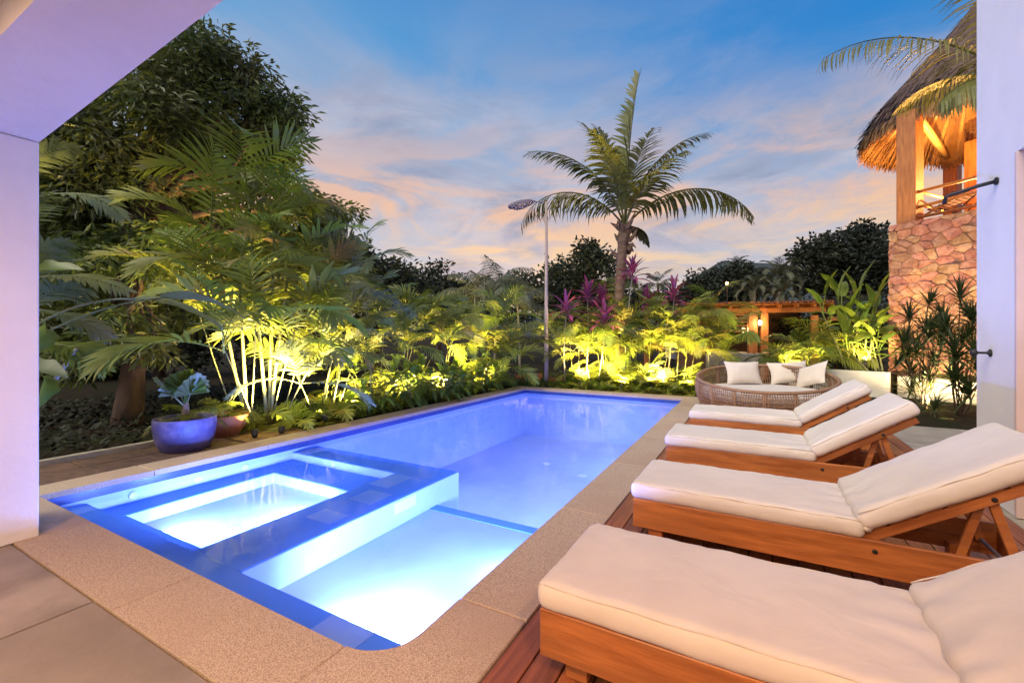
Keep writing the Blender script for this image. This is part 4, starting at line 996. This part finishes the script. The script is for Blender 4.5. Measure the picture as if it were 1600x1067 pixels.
# ---- large leaved palms at the left edge beside the pillar
LB = Vector((-7.9, 1.55, -.03))
lp = thing('bluish_palm', 'bluish palm with wide leaflets emerging from behind the pillar', 'palm', LB, 0, 'palms round the pool')
def aim(kind, parent, base, start, end_dir, L, e0, bend, n, ll, lw, m, seed, twist=0, vee=14, droop=30, name='frond'):
    az = atan2(end_dir.y, end_dir.x)
    frond_mb(L=L, e0=e0, bend=bend, n=n, ll=ll, lw=lw, vee=vee, droop=droop, seed=seed, twist=twist, fwd=(62, 30), rr=.016).build(name, m, parent, Vector(start)-base, (0, 0, az))
RD = Vector((RV[0], RV[1], 0)); FD = Vector((DV[0], DV[1], 0))
for i, (sx, sy, D, L_, e0, be, fw, tw) in enumerate(((20, 330, 5.6, 1.35, 40, 95, .25, 60), (10, 300, 6.2, 1.2, 65, 70, .1, -50), (15, 420, 5.3, 1.15, 28, 55, -.2, -45), (20, 440, 5.8, 1.35, 15, 45, .2, 50), (30, 500, 5.0, 1.05, 50, 80, -.1, -60), (20, 540, 5.2, 1.1, 10, 60, .1, 55), (25, 480, 5.4, 1.0, -5, 40, .4, 40), (10, 470, 5.0, 1.0, 70, 60, .0, -40), (40, 560, 5.2, .9, 30, 70, .2, 50), (15, 380, 5.9, 1.1, 55, 60, -.3, 0))):
    aim('f', lp, LB, P(sx, sy, D), RD+FD*fw, L_, e0, be, 19, .36, .050, ('leaf_blue', 'leaf_areca')[i % 3 == 2], 200+i, tw)
MB().tube([Vector((0, 0, 0)), P(82, 600, 5.2)-LB, P(120, 545, 5.2)-LB], [.035, .028, .02], 7).build('cane', 'cane_pale', lp, smooth=True)
MB().tube([Vector((.05, .1, 0)), P(30, 520, 5.5)-LB, P(15, 330, 5.7)-LB], [.05, .04, .03], 7).build('cane', 'cane_pale', lp, smooth=True)
bl = thing('banana_plant', 'large smooth blue lit leaf on a long stalk arching out beside the pillar', 'plant', (-7.6, 1.3, -.03), 0)
def big_leaf(p0, az, L, w, e0, bend, stalk, seed, m='leaf_blue', roll=0):
    blade_mb(L=L, w=w, e0=e0, bend=bend, fold=.45, S=16, stalk=stalk, seed=seed, wave=.012, notch=1).build('leaf', m, bl, Vector(p0)-bl.location, (roll, 0, az), smooth=True)
AR = atan2(RV[1], RV[0])
big_leaf(P(40, 535, 4.9), AR, 2.55, .22, 40, 75, .52, 1, roll=-.5)
big_leaf(P(40, 520, 5.0), AR+.25, 2.2, .20, 38, 85, .55, 2, roll=.4)
big_leaf(P(30, 470, 5.2), AR-.1, 1.35, .28, 45, 60, .3, 3, 'leaf_ginger', roll=.8)
big_leaf(P(50, 515, 4.7), AR-.5, 1.15, .24, 12, 100, .2, 4, 'leaf_ginger', roll=-.9)
big_leaf(P(40, 590, 4.8), AR-.3, .85, .22, 15, 110, .2, 5, 'leaf_ginger', roll=-.7)
big_leaf(P(20, 580, 5.1), AR-.2, .8, .30, 20, 60, .2, 6, 'leaf_blue', roll=.6)
MB().tube([Vector((0, 0, 0)), P(30, 560, 5.0)-bl.location, P(40, 500, 5.0)-bl.location], [.07, .05, .03], 7).build('stem', 'cane_pale', bl, smooth=True)

# planter plants
pp = thing('fan_palm', 'young blue lit fan leaved palm growing in the blue planter', 'plant', BLUEPOT+Vector((0, 0, .37)))
MB().tube([(0, 0, 0), (.01, 0, .14), (.0, .01, .25)], [.05, .045, .03], 9).build('stem', 'palm_bark', pp)
def fan_mb(r, n, e, seed):
    R = random.Random(seed); mb = MB(); v = [Vector((0, 0, 0))]; st = Vector((cos(e), 0, sin(e)))*r*.55
    mb.tube([Vector((0, 0, 0)), st], [.012, .009], 5)
    mm = []; up = Vector((-sin(e), 0, cos(e)))
    for k in range(n*2+1):
        a = radians(-75+150*k/(n*2)); rr_ = r*(.75+.25*cos(a))*(1 if k % 2 == 0 else .93)
        d = Vector((cos(e), 0, sin(e)))*cos(a)+Vector((0, 1, 0))*sin(a)
        mm.append(st + d*rr_ + up*(.03 if k % 2 else -.01) - Vector((0, 0, .18*r*abs(sin(a)))))
    mb.add([st]+mm, [(0, k+1, k+2) for k in range(n*2)])
    return mb
for k, (az, e, r) in enumerate(((AR-1.2, 1.15, .26), (AR+.9, 1.25, .27), (AR+2.8, .75, .26), (AR-2.4, .55, .28), (AR-.2, .8, .26), (AR+1.9, 1.0, .27))):
    fan_mb(r*1.25, 9, min(1.45, e+.35), k).build('leaf', 'leaf_ginger' if k in (0, 1) else 'leaf_blue', pp, (0, 0, .2), (0, 0, az))
low_tuft('pot_palm', 'fine leaved young palm in the terracotta bowl', BOWL+Vector((0, 0, .28)), 'areca_fine', 12, .40, 'palm', 'potted plants', 1)
low_tuft('pot_fern', 'feathery filler fern at the left rim of the blue planter', BLUEPOT+Vector((-.18, .10, .37)), 'areca_fine', 9, .34, 'fern', 'potted plants', 2)
for i, (q, r, h) in enumerate(POTLOC):
    low_tuft('pot_succulent', 'spiky plant in the %s' % ('small pot left of the lamp post', 'round pot directly left of the lamp post', 'low pot directly right of the lamp post', 'tall dark pot second right of the lamp post')[i], q+Vector((0, 0, h*.86)), 'strapleaf', 14, .6, 'plant', 'potted plants')

# ---- ground cover on the dark bed at left
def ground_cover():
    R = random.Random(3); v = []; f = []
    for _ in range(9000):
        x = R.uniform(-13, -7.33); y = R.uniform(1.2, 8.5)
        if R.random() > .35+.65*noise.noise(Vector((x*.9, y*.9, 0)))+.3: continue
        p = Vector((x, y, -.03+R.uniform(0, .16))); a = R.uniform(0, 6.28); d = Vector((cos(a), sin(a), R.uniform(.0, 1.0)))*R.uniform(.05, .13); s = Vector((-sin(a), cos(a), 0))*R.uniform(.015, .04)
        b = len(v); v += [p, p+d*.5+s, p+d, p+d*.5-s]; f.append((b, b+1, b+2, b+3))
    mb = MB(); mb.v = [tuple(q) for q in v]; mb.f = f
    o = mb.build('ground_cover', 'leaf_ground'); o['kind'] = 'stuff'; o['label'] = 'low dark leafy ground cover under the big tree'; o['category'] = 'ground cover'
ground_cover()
def bed_cover():
    R = random.Random(9); v = []; f = []
    LP_ = ((-6.85, 7.3), (-6.85, 8.9), (-6.6, 10.55), (-4.35, 11.9), (-3.15, 11.85), (-2.35, 11.8), (-6.36, 5.0), (-6.9, 6.1), (-1.6, 11.9))
    for k in range(16000):
        if k % 2: x = R.uniform(-7.9, -6.3); y = R.uniform(4.6, 12.4)
        else: x = R.uniform(-6.2, -1.0); y = R.uniform(11.55, 14.4)
        if any(hypot(x-a, y-b) < .38 for a, b in LP_): continue
        p = Vector((x, y, -.03+R.uniform(0, .16)*R.random())); a = R.uniform(0, 6.28); d = Vector((cos(a), sin(a), R.uniform(.1, 1.2)))*R.uniform(.08, .2); s = Vector((-sin(a), cos(a), 0))*R.uniform(.012, .03)
        b = len(v); v += [p, p+d*.5+s, p+d, p+d*.5-s]; f.append((b, b+1, b+2, b+3))
    mb = MB(); mb.v = [tuple(q) for q in v]; mb.f = f
    o = mb.build('bed_cover', 'leaf_ginger'); o['kind'] = 'stuff'; o['label'] = 'low leafy filler under the palms along the coping'; o['category'] = 'ground cover'
bed_cover()

# ---- coconut fronds hanging in from the right, behind the wall
op = Vector((4.6, 10.6, -.03)); pt = thing('coconut_palm', 'coconut palm mostly behind the violet wall, its fronds crossing the thatched roof', 'palm', op)
oh = P(1600, 130, 7.9)-op
MB().tube([(0, 0, 0), oh*.5+Vector((.1, 0, 0)), oh], [.2, .17, .14], 10).build('trunk', 'palm_bark', pt)
for k, (e0, be, az, L_, dr, tw) in enumerate(((34, 66, AZR+pi+.02, 3.9, 70, 0), (5, 50, AZR+pi+.25, 2.2, 75, 0), (85, 50, AZR+pi-.1, 3.4, 60, 20), (45, 60, AZR+pi/2, 2.8, 60, 0), (30, 80, AZR, 2.8, 60, 0), (50, 70, AZR-pi/2, 2.6, 60, 0))):
    frond_mb(L=L_, e0=e0, bend=be, n=58, ll=.88, lw=.036, vee=0, droop=dr, t0=.06, seed=300+k, gap=.03, fwd=(60, 24), twist=tw, rr=.028).build('frond', 'leaf_coconut', pt, oh, (0, 0, az))
# ================================================================== BUILDINGS
# ---- stone tower with thatched hut
TA = Vector(P(1388, 523, 11.4).xy); TB = Vector(P(1530, 523, 9.85).xy)
TD = (TB-TA).normalized(); TL = 4.4; TNO = Vector((TD.y, -TD.x))   # outward, towards the viewer
if TNO.dot(-TA) < 0: TNO = -TNO
TTOP = CAMH + (523-353)/F*11.4
tw = thing('stone_tower', 'rubble stone tower base carrying the thatched hut at right', 'tower', (TA.x, TA.y, 0), atan2(TD.y, TD.x))
# local: x along the face, -y towards the viewer
MB().box(.03, TL, .03, 4.2, -.03, TTOP-.02).build('core', 'mortar', tw)
def voronoi(x0, x1, z0, z1, sx, sz, seed):
    R = random.Random(seed); pts = []
    nx, nz = int((x1-x0)/sx)+1, int((z1-z0)/sz)+1
    for j in range(-1, nz+1):
        for i in range(-1, nx+1):
            pts.append((x0+(i+.5+(.5 if j % 2 else 0)+R.uniform(-.48, .48))*sx, z0+(j+.5+R.uniform(-.48, .48))*sz))
    out = []
    for i, (ax, az) in enumerate(pts):
        poly = [(x0, z0), (x1, z0), (x1, z1), (x0, z1)]
        for k, (bx, bz) in enumerate(pts):
            if k == i or abs(bx-ax) > 3*sx or abs(bz-az) > 3*sz: continue
            mx, mz = (ax+bx)/2, (az+bz)/2; dx, dz = (bx-ax)/sx**2, (bz-az)/sz**2
            new = []
            for q in range(len(poly)):
                p0, p1 = poly[q], poly[(q+1) % len(poly)]
                d0 = (p0[0]-mx)*dx+(p0[1]-mz)*dz; d1 = (p1[0]-mx)*dx+(p1[1]-mz)*dz
                if d0 <= 0: new.append(p0)
                if d0*d1 < 0: t = d0/(d0-d1); new.append((p0[0]+t*(p1[0]-p0[0]), p0[1]+t*(p1[1]-p0[1])))
            poly = new
            if len(poly) < 3: break
        if len(poly) >= 3: out.append(poly)
    return out
def stone_mb(poly, R):
    cx = sum(p[0] for p in poly)/len(poly); cz = sum(p[1] for p in poly)/len(poly)
    # round the corners
    for _ in range(2):
        nw = []
        for q in range(len(poly)):
            a, b = poly[q], poly[(q+1) % len(poly)]
            nw += [(a[0]*.86+b[0]*.14, a[1]*.86+b[1]*.14), (a[0]*.14+b[0]*.86, a[1]*.14+b[1]*.86)]
        poly = nw if len(nw) <= 22 else poly
    n = len(poly); v = []; d = R.uniform(.015, .05); tx, tz = R.uniform(-.12, .12), R.uniform(-.12, .12)
    for s, dep in ((.99, -.02), (.98, d*.5), (.88, d)):
        for x, z in poly: v.append(((x-cx)*s, -(dep+(tx*(x-cx)+tz*(z-cz))*(dep > 0)), (z-cz)*s))
    v.append((0, -d*1.12, 0))
    f = []
    for k in (0, n): f += [(k+i, k+(i+1) % n, k+n+(i+1) % n, k+n+i) for i in range(n)]
    f += [(2*n+i, 2*n+(i+1) % n, 3*n) for i in range(n)]
    return MB().add(v, f), cx, cz
Rs = random.Random(4)
for poly in voronoi(0, 3.0, -.02, TTOP, .30, .20, 2):
    if len(poly) < 3: continue
    mb, cx, cz = stone_mb(poly, Rs)
    mb.build('stone', 'stone', tw, (cx, .03, cz))
for poly in voronoi(0, .9, -.02, TTOP, .34, .25, 6):       # return side
    mb, cx, cz = stone_mb(poly, Rs)
    mb.build('stone', 'stone', tw, (.03, .03+cx, cz), (0, 0, -pi/2))
# thatched hut on top
hut = thing('thatched_hut', 'round thatched palapa hut glowing orange on top of the stone tower', 'hut', (TA.x, TA.y, TTOP), atan2(TD.y, TD.x))
Hm = Matrix.Translation((TA.x, TA.y, TTOP)) @ Matrix.Rotation(atan2(TD.y, TD.x), 4, 'Z'); Hi = Hm.inverted()
EZ = 7.15
HC, HR = Vector((5.2, 16.3, 0)), 2.5
HCl = Hi @ Vector((HC.x, HC.y, EZ)); EZl = EZ-TTOP; APZ = EZl + HR*1.18
print('hut centre', HC, 'radius', HR, 'local', HCl)
def cone_pt(a, s, off=0):      # s 0 at apex .. 1 at eave
    return Vector((HCl.x+HR*s*cos(a), HCl.y+HR*s*sin(a), APZ-(APZ-EZl)*s**.92+off))
def thatch(n, seed, off, jit, hang, w, s_lo=.02):
    R = random.Random(seed); mb = MB()
    for _ in range(n):
        s = 1-R.random()**1.3*(1-s_lo); a = R.uniform(0, 2*pi); l_ = R.uniform(.35, .8)/HR; 
        p0 = cone_pt(a, max(.01, s-l_), off+R.uniform(0, jit)); a2 = a+R.uniform(-.03, .03); p1 = cone_pt(a2, min(1.0, s), off+R.uniform(0, jit))
        if s > .93: p1 = p1 + Vector((cos(a), sin(a), 0))*R.uniform(-.05, .12) + Vector((0, 0, -R.uniform(.05, hang)))
        sd_ = Vector((-sin(a), cos(a), 0))*w*R.uniform(.6, 1.4)
        mb.add([p0-sd_*.5, p0+sd_*.5, p1+sd_*.3, p1-sd_*.3], [(0,1,2,3)])
    return mb
cone = MB(); n = 64; v = []; rows = 8
for j in range(rows+1):
    for k in range(n): v.append(cone_pt(2*pi*k/n, max(.01, j/rows*.985), 0))
cone.add(v, [(j*n+k, j*n+(k+1) % n, (j+1)*n+(k+1) % n, (j+1)*n+k) for j in range(rows) for k in range(n)])
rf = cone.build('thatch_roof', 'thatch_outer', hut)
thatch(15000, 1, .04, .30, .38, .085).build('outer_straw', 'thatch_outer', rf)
lin = MB(); v = []
for j in range(rows+1):
    for k in range(n): v.append(cone_pt(2*pi*k/n, max(.01, j/rows*.97), -.07))
lin.add(v, [(j*n+k, j*n+(k+1) % n, (j+1)*n+(k+1) % n, (j+1)*n+k) for j in range(rows) for k in range(n)])
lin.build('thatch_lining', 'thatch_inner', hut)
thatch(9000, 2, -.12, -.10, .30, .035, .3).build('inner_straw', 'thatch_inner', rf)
eave = MB(); R = random.Random(8)
for _ in range(5200):
    a = R.uniform(0, 2*pi); p0 = cone_pt(a, R.uniform(.93, .99), -.03); l_ = R.uniform(.12, .46)
    p1 = p0 + Vector((cos(a), sin(a), 0))*R.uniform(.0, .10) + Vector((0, 0, -l_)); sd_ = Vector((-sin(a), cos(a), 0))*.03
    eave.add([p0-sd_, p0+sd_, p1+sd_*.2, p1-sd_*.2], [(0,1,2,3)])
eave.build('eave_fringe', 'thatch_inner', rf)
for k in range(30):
    a = 2*pi*k/30
    MB().tube([cone_pt(a, .06, -.20), cone_pt(a, .5, -.22), cone_pt(a, .93, -.20)], [.05, .055, .06], 7).build('rafter', 'bamboo', hut, smooth=True)
for s in (.35, .52, .70, .86):
    MB().tube([cone_pt(2*pi*k/48, s, -.14) for k in range(49)], .028, 6, cap=False).build('purlin_ring', 'bamboo', hut, smooth=True)
# posts: one at the near left corner, others round the platform
def post(x, y, w, z1): return MB().box(x, x+w, y, y+w, .002, z1, ch=.012).build('post', 'hut_wood', hut)
bpz = Hi @ P(1488, 300, 14.0)
post(.12, .10, .40, EZl-.02)
post(bpz.x-.17, bpz.y-.17, .34, EZl-.1); post(3.7, .12, .40, EZl+.0); post(.15, 3.6, .34, EZl-.1)
MB().tube([(.45, .34, EZl-.10), (bpz.x, bpz.y-.3, EZl-.12)], .085, 9).build('tie_beam', 'bamboo', hut, smooth=True)
MB().box(bpz.x-.1, 4.2, bpz.y-.12, bpz.y+.12, EZl-.30, EZl-.12, ch=.01).build('ring_beam', 'hut_wood', hut)
MB().box(.03, TL, .03, 4.15, -.018, .001).build('floor_boards', 'hut_wood', hut)
rl = bpy.data.objects.new('railing', None); COL.objects.link(rl); rl.parent = hut
for y, x0, x1 in ((.25, .52, 3.9),):
    for z, dz in ((.12, .03), (.38, .10), (.76, .05)):
        MB().tube([(x0, y, z), ((x0+x1)/2, y+.02, z+dz), (x1, y, z+.02)], .038, 7).build('rail', 'hut_wood', rl, smooth=True)
    MB().tube([(x0, y+.02, .10), (x0+.9, y+.03, .52), (x0+1.5, y+.02, .88)], .026, 6).build('rail', 'hut_wood', rl, smooth=True)
    MB().tube([(x0+.02, y+.04, .55), (x0+.45, y+.04, .12)], .024, 6).build('rail', 'hut_wood', rl, smooth=True)
for z in (.15, .55, .9): MB().tube([(.3, .5, z), (.3, 3.7, z)], .034, 7).build('rail', 'hut_wood', rl, smooth=True)
for z in (.2, .6, .95): MB().tube([(.4, 3.7, z), (4, 3.7, z)], .034, 7).build('rail', 'hut_wood', rl, smooth=True)
lc = thing('deck_chair', 'low chair with dark striped cloth behind the hut railing', 'chair', Hm @ Vector((1.15, .62, .002)), atan2(TD.y, TD.x))
MB().box(-.45, .45, -.22, .22, .40, .43, M=Matrix.Rotation(radians(-14), 4, 'Y'), ch=.008).build('seat_cloth', 'stripe_cloth', lc)
for sx in (-1, 1):
    for sy in (-1, 1): MB().tube([(sx*.38, sy*.2, .40-sx*-.06), (sx*-.1, sy*.2, .0)], .018, 6).build('leg', 'black_plastic', lc)
MB().tube([(-.44, -.2, .34), (-.44, .2, .34)], .018, 6).build('crossbar', 'black_plastic', lc)
lampl = Vector((2.0, 1.9, 1.35)); lampw = Hm @ lampl
hl = thing('hut_lamp', 'small glowing lamp inside the thatched hut', 'lamp', lampw)
MB().lathe([(.02, .10), (.05, .08), (.075, .02), (.06, -.05), (.02, -.07)], 12).build('globe', 'sconce_glass', hl, smooth=True)
MB().tube([(0, 0, .1), (0, 0, 1.4)], .008, 5).build('cord', 'black_plastic', hl)
light('hut_light', 'POINT', lampw+Vector((0, 0, -.12)), 700, (1, .50, .14), size=.10)
h2 = Hm @ Vector((.75, 1.9, .25))
hl2 = thing('floor_lamp', 'low lamp on the hut floor lighting the rafters', 'lamp', h2-Vector((0, 0, .24)))
MB().lathe([(.09, 0), (.09, .02), (.03, .04), (.03, .10), (.06, .12), (.06, .2)], 12).build('body', 'black_plastic', hl2)
light('floor_light', 'SPOT', h2, 2200, (1, .50, .14), None, Hm @ Vector((1.0, .8, 4)), .08, 150, .8)
# pale plinth and uplight at the tower foot
box_p = thing('tower_plinth', 'pale low plinth at the foot of the stone tower behind the dracaenas', 'plinth', (TA.x, TA.y, 0), atan2(TD.y, TD.x))
MB().box(.38, 3.4, -.42, -.10, -.03, .48, ch=.01).build('plinth_wall', 'render_white', box_p)

# ---- low white planter wall right of the daybed
a, b = G(1270, 576, .6), G(1392, 582, .6)
lw = thing('planter_wall', 'low cream plastered planter wall between daybed and stone tower', 'wall', (a.x, a.y, 0), atan2(b.y-a.y, b.x-a.x))
ln = (b-a).length
MB().box(-.6, ln-.02, 0, .14, -.03, .60, ch=.012).build('wall', 'render_white', lw)
MB().box(-.58, ln-.03, .14, 1.6, -.03, .50).build('bed_soil', 'soil', lw)
# grey garden wall between the areca and the pergola
a, b = P(1108, 560, 13.2), P(1180, 560, 13.6)
gw = tag(MB().box(0, (b-a).length+.3, 0, .16, -.03, .92, ch=.01).build('garden_wall', 'render_white', None, (a.x, a.y, 0), (0, 0, atan2(b.y-a.y, b.x-a.x))), 'low grey beige wall behind the daybed left of the pergola posts', 'wall')

# ---- pergola / open kitchen hut with tiled roof
PD = 15.0
pa, pb = P(1085, 523, 15.6), P(1275, 523, 14.6)
pz = atan2(pb.y-pa.y, pb.x-pa.x); plen = (pb-pa).length
pg = thing('tiled_pergola', 'low open pergola with tiled roof and lit timber posts behind the daybed', 'pergola', (pa.x, pa.y, -.03), pz)
def lx(px, D_=None):
    # distance along the pergola front where the sight line px crosses it
    d = Vector(((px-800)/F*RV[0]+DV[0], (px-800)/F*RV[1]+DV[1])); u = (pb-pa).normalized().xy
    A_ = Matrix(((u.x, -d.x), (u.y, -d.y))); s = A_.inverted() @ Vector((-pa.x, -pa.y)); return s.x
RZ = 2.28
for px0, px1 in ((1170, 1184), (1189, 1201)):
    x0, x1 = lx(px0), lx(px1); MB().box(x0, x1, 0, .24, 0, RZ, ch=.01).build('post', 'hut_wood', pg)
xe = plen
MB().box(xe-.1, xe+.08, 0, .2, 0, RZ-.1, ch=.01).build('post', 'hut_wood', pg)
MB().box(-.4, xe+.3, .02, .2, RZ+.002, RZ+.16, ch=.01).build('front_beam', 'hut_wood', pg)
MB().box(-.4, xe+.3, 2.3, 2.46, .0, 2.5).build('back_wall', 'brick_path', pg)
for k in range(9): MB().box(.1+k*.5, .18+k*.5, -.25, 2.3, RZ+.165, RZ+.26).build('rafter', 'hut_wood', pg)
sh_ = MB().box(lx(1105), lx(1168), .10, .16, 1.62, 1.72).build('shelf_beam', 'hut_wood', pg)
for z in (1.82, 1.95, 2.08, 2.2): MB().box(-.3, lx(1168), .08, .13, z, z+.05).build('lattice_slat', 'hut_wood', pg)
MB().box(-.4, xe+.35, -.35, 2.45, RZ+.262, RZ+.285).build('roof_deck', 'hut_wood', pg)
tile = MB(); seg = 5
tv = []
for j in range(2):
    for k in range(seg+1):
        aa = pi*k/seg; tv.append((.085*cos(aa), (0, 2.85)[j], .075*sin(aa)))
tile.add(tv, [(k, k+1, seg+2+k, seg+1+k) for k in range(seg)]+[tuple(range(seg+1))])
tme = tile.mesh('roof_tile', 'roof_tile', True)
k = 0; xx = -.35
rfp = bpy.data.objects.new('tile_roof', None); COL.objects.link(rfp); rfp.parent = pg
while xx < xe+.35:
    link('roof_tile', tme, rfp, (xx, -.42, RZ+.29+random.uniform(-.006, .006)), (radians(3), 0, random.uniform(-.01, .01))); xx += .175
# hut extension to the right with darker roof
MB().box(xe+.3, xe+2.2, .1, 2.4, RZ+.02, RZ+.14).build('side_roof', 'roof_tile', pg, (0, 0, 0), (0, radians(4), 0))
# sconces
def sconce(label, loc, en):
    t = thing('wall_sconce', label, 'wall lamp', loc, pz, 'sconces on the pergola')
    MB().box(-.05, .05, -.03, .0, -.16, .10).build('back_plate', 'iron', t)
    MB().lathe([(.03, -.09), (.055, -.06), (.06, .02), (.045, .06), (.01, .07)], 12).build('shade', 'sconce_glass', t, (0, -.09, 0), smooth=True)
    light('sconce_light', 'POINT', Vector(loc)+Vector((sin(pz)*.24, -cos(pz)*.24, -.02)), en, WARM, size=.06)
pM = Matrix.Translation((pa.x, pa.y, -.03)) @ Matrix.Rotation(pz, 4, 'Z')
sconce('lit sconce on the pergola post nearest the stone tower', pM @ Vector((lx(1186.5), -.003, 1.95)), 26)
sconce('lit sconce left of the pergola posts, a little lower', pM @ Vector((lx(1166), .5, 1.70)), 20)
# counter inside
ct = thing('counter', 'dim counter with bottles inside the pergola', 'counter', pM @ Vector((lx(1150), 1.0, 0)), pz)
MB().box(-.6, .5, 0, .6, 0, .85).build('cabinet', 'hut_wood', ct); MB().box(-.65, .55, -.05, .65, .85, .9).build('top', 'render_white', ct)

# ---- small background house gable
gb = thing('gable_house', 'far grey house gable peeking out left of the leafy tree', 'house', P(1075, 523, 26)*1.0-Vector((0, 0, CAMH)), YAW)
MB().add([(-.3, 0, 0), (1.4, 0, 0), (1.4, 0, 3.2), (-.3, 0, 4.2), (-.3, 3, 0), (1.4, 3, 0), (1.4, 3, 3.2), (-.3, 3, 4.2)], [(0,1,2,3), (1,5,6,2), (4,7,6,5), (0,3,7,4)]).build('wall', 'far_wall', gb)
MB().add([(-.4, -.2, 4.32), (1.6, -.2, 3.15), (1.6, 3.2, 3.15), (-.4, 3.2, 4.32), (-.4, -.2, 4.24), (1.6, -.2, 3.07), (1.6, 3.2, 3.07), (-.4, 3.2, 4.24)], [(0,1,2,3), (7,6,5,4), (0,4,5,1), (1,5,6,2), (2,6,7,3), (3,7,4,0)]).build('roof', 'far_wall', gb)
# little red tiled roof beside it
rr_ = thing('far_tiled_roof', 'low orange tiled roof edge left of the gable house', 'roof', P(1010, 523, 19)-Vector((0, 0, CAMH)), YAW)
MB().box(-.2, 2.4, 0, 1.6, 2.35, 2.43).build('roof_sheet', 'roof_tile', rr_, (0, 0, 0), (radians(8), 0, 0))
for x_ in (0, 2.2): MB().box(x_, x_+.14, .2, .34, 0, 2.4).build('post', 'hut_wood', rr_)
# ---- hill on the horizon
def hill():
    v = []; f = []; n = 40
    for k in range(n+1):
        px = -600+3000*k/n; h = 420 - 14*sin(k*.55) - 10*sin(k*1.7) if px > 900 else 470-10*sin(k*.8)
        h = min(h, 430) if 1100 < px < 1300 else h+25
        v += [P(px, 523, 420).xy.to_3d()+Vector((0, 0, -1)), P(px, h, 440).xy.to_3d()+Vector((0, 0, CAMH+(523-h)/F*440)), P(px, 523, 600).xy.to_3d()+Vector((0, 0, -1))]
    for k in range(n): f += [(3*k, 3*k+3, 3*k+4, 3*k+1), (3*k+1, 3*k+4, 3*k+5, 3*k+2)]
    structure(MB().add(v, f).build('hills', 'hill', smooth=True))
hill()
# far lit bulb in the trees
lb = thing('garden_lantern', 'tiny orange glowing lantern among the trees above the pergola', 'lantern', P(1136, 523, 18)-Vector((0, 0, CAMH)))
hz_ = CAMH+(523-443)/F*18
MB().tube([(0, 0, 0), (0, 0, hz_-.06)], .025, 6).build('pole', 'black_plastic', lb)
MB().lathe([(.02, hz_-.06), (.055, hz_-.02), (.055, hz_+.03), (.02, hz_+.06)], 10).build('bulb', 'bulb_glow', lb, smooth=True)
light('lantern_light', 'POINT', P(1136, 443, 17.8), 12, (1, .5, .15), size=.06)

# ---- garden uplights
def uplight(label, loc, target, en, ang=95, col=GARDEN):
    loc = Vector(loc); d = (Vector(target)-loc).normalized()
    t = thing('garden_uplight', label, 'spotlight', loc, 0, 'garden uplights')
    q = d.to_track_quat('Z', 'Y').to_euler()
    MB().tube([(0, 0, -.10 if loc.z < 1 else -1.5), (0, 0, .02)], .01, 5).build('spike', 'black_plastic', t)
    b = MB().lathe([(.025, -.05), (.045, -.03), (.05, .05), (.047, .055), (.04, .03)], 14).build('housing', 'black_plastic', t, (0, 0, .05), q)
    MB().lathe([(.04, .03), (.004, .032)], 12).build('lens', 'garden_lens', b)
    light('uplight', 'SPOT', loc+Vector((0, 0, .05))+d*.06, en, col, None, target, .075, ang, .7)
UL = 9.0
uplight('garden uplight at the foot of the tallest areca clump', Vector((-6.32, 4.20, .0)), A0+Vector((0, .2, 2.6)), 330*UL, 75)
uplight('garden uplight under the ginger plants, nearest on the left side', (-6.85, 7.3, .05), (-7.15, 7.4, 1.2), 300*UL, 155)
uplight('garden uplight under the ginger plants, farther along the left side', (-6.85, 8.9, .05), (-7.1, 9.0, 1.2), 300*UL, 155)
uplight('garden uplight left of the lamp post', (-6.60, 10.35, .05), (-6.8, 10.6, 1.2), 260*UL, 150)
uplight('garden uplight under the left cordylines', (-4.35, 11.9, .05), (-4.3, 12.9, 1.9), 340*UL, 115)
uplight('garden uplight at the foot of the coconut palm', (-3.15, 11.85, .05), (-3.3, 13.2, 2.4), 420*UL, 115)
uplight('tall stake spotlight in front of the coconut palm aimed at its crown', cb+Vector((.30, -1.15, 1.45)), cb+top+Vector((0, 0, -.3)), 190*UL, 62, (1, .60, .20))
uplight('garden uplight at the far right pool corner', (-1.6, 11.9, .05), (-1.5, 12.6, 1.7), 200*UL, 120)
uplight('added garden uplight between the bowl and the tallest areca clump', (-6.42, 3.85, .0), A0+Vector((-.3, -.2, 2.8)), 210*UL, 75)  # extra lamp added to brighten the upper fronds
uplight('added garden uplight right of the tallest areca clump', (-6.36, 5.0, .05), A0+Vector((-.2, .5, 2.8)), 320*UL, 85)  # another added lamp, lifts the top of the clump
uplight('garden uplight under the blue green palm', (-6.9, 6.1, .05), (-7.2, 6.0, 1.4), 300*UL, 150)
uplight('garden uplight right of the coconut palm', (-2.35, 11.8, .05), (-2.2, 12.7, 1.9), 340*UL, 115)
uplight('garden uplight hidden behind the daybed under the low palm', P(1240, 585, 11.9), P(1262, 500, 12.6), 110*UL, 120)
uplight('garden uplight under the heliconias', P(1352, 570, 11.0), P(1345, 470, 12.0), 120*UL, 110)
uplight('garden uplight at the tower foot behind the dracaenas', P(1462, 650, 8.75), P(1470, 480, 9.9), 170*UL, 115, (1, .72, .36))
uplight('second garden uplight at the tower foot near the violet wall', P(1505, 655, 8.55), P(1515, 480, 9.6), 110*UL, 115, (1, .72, .36))
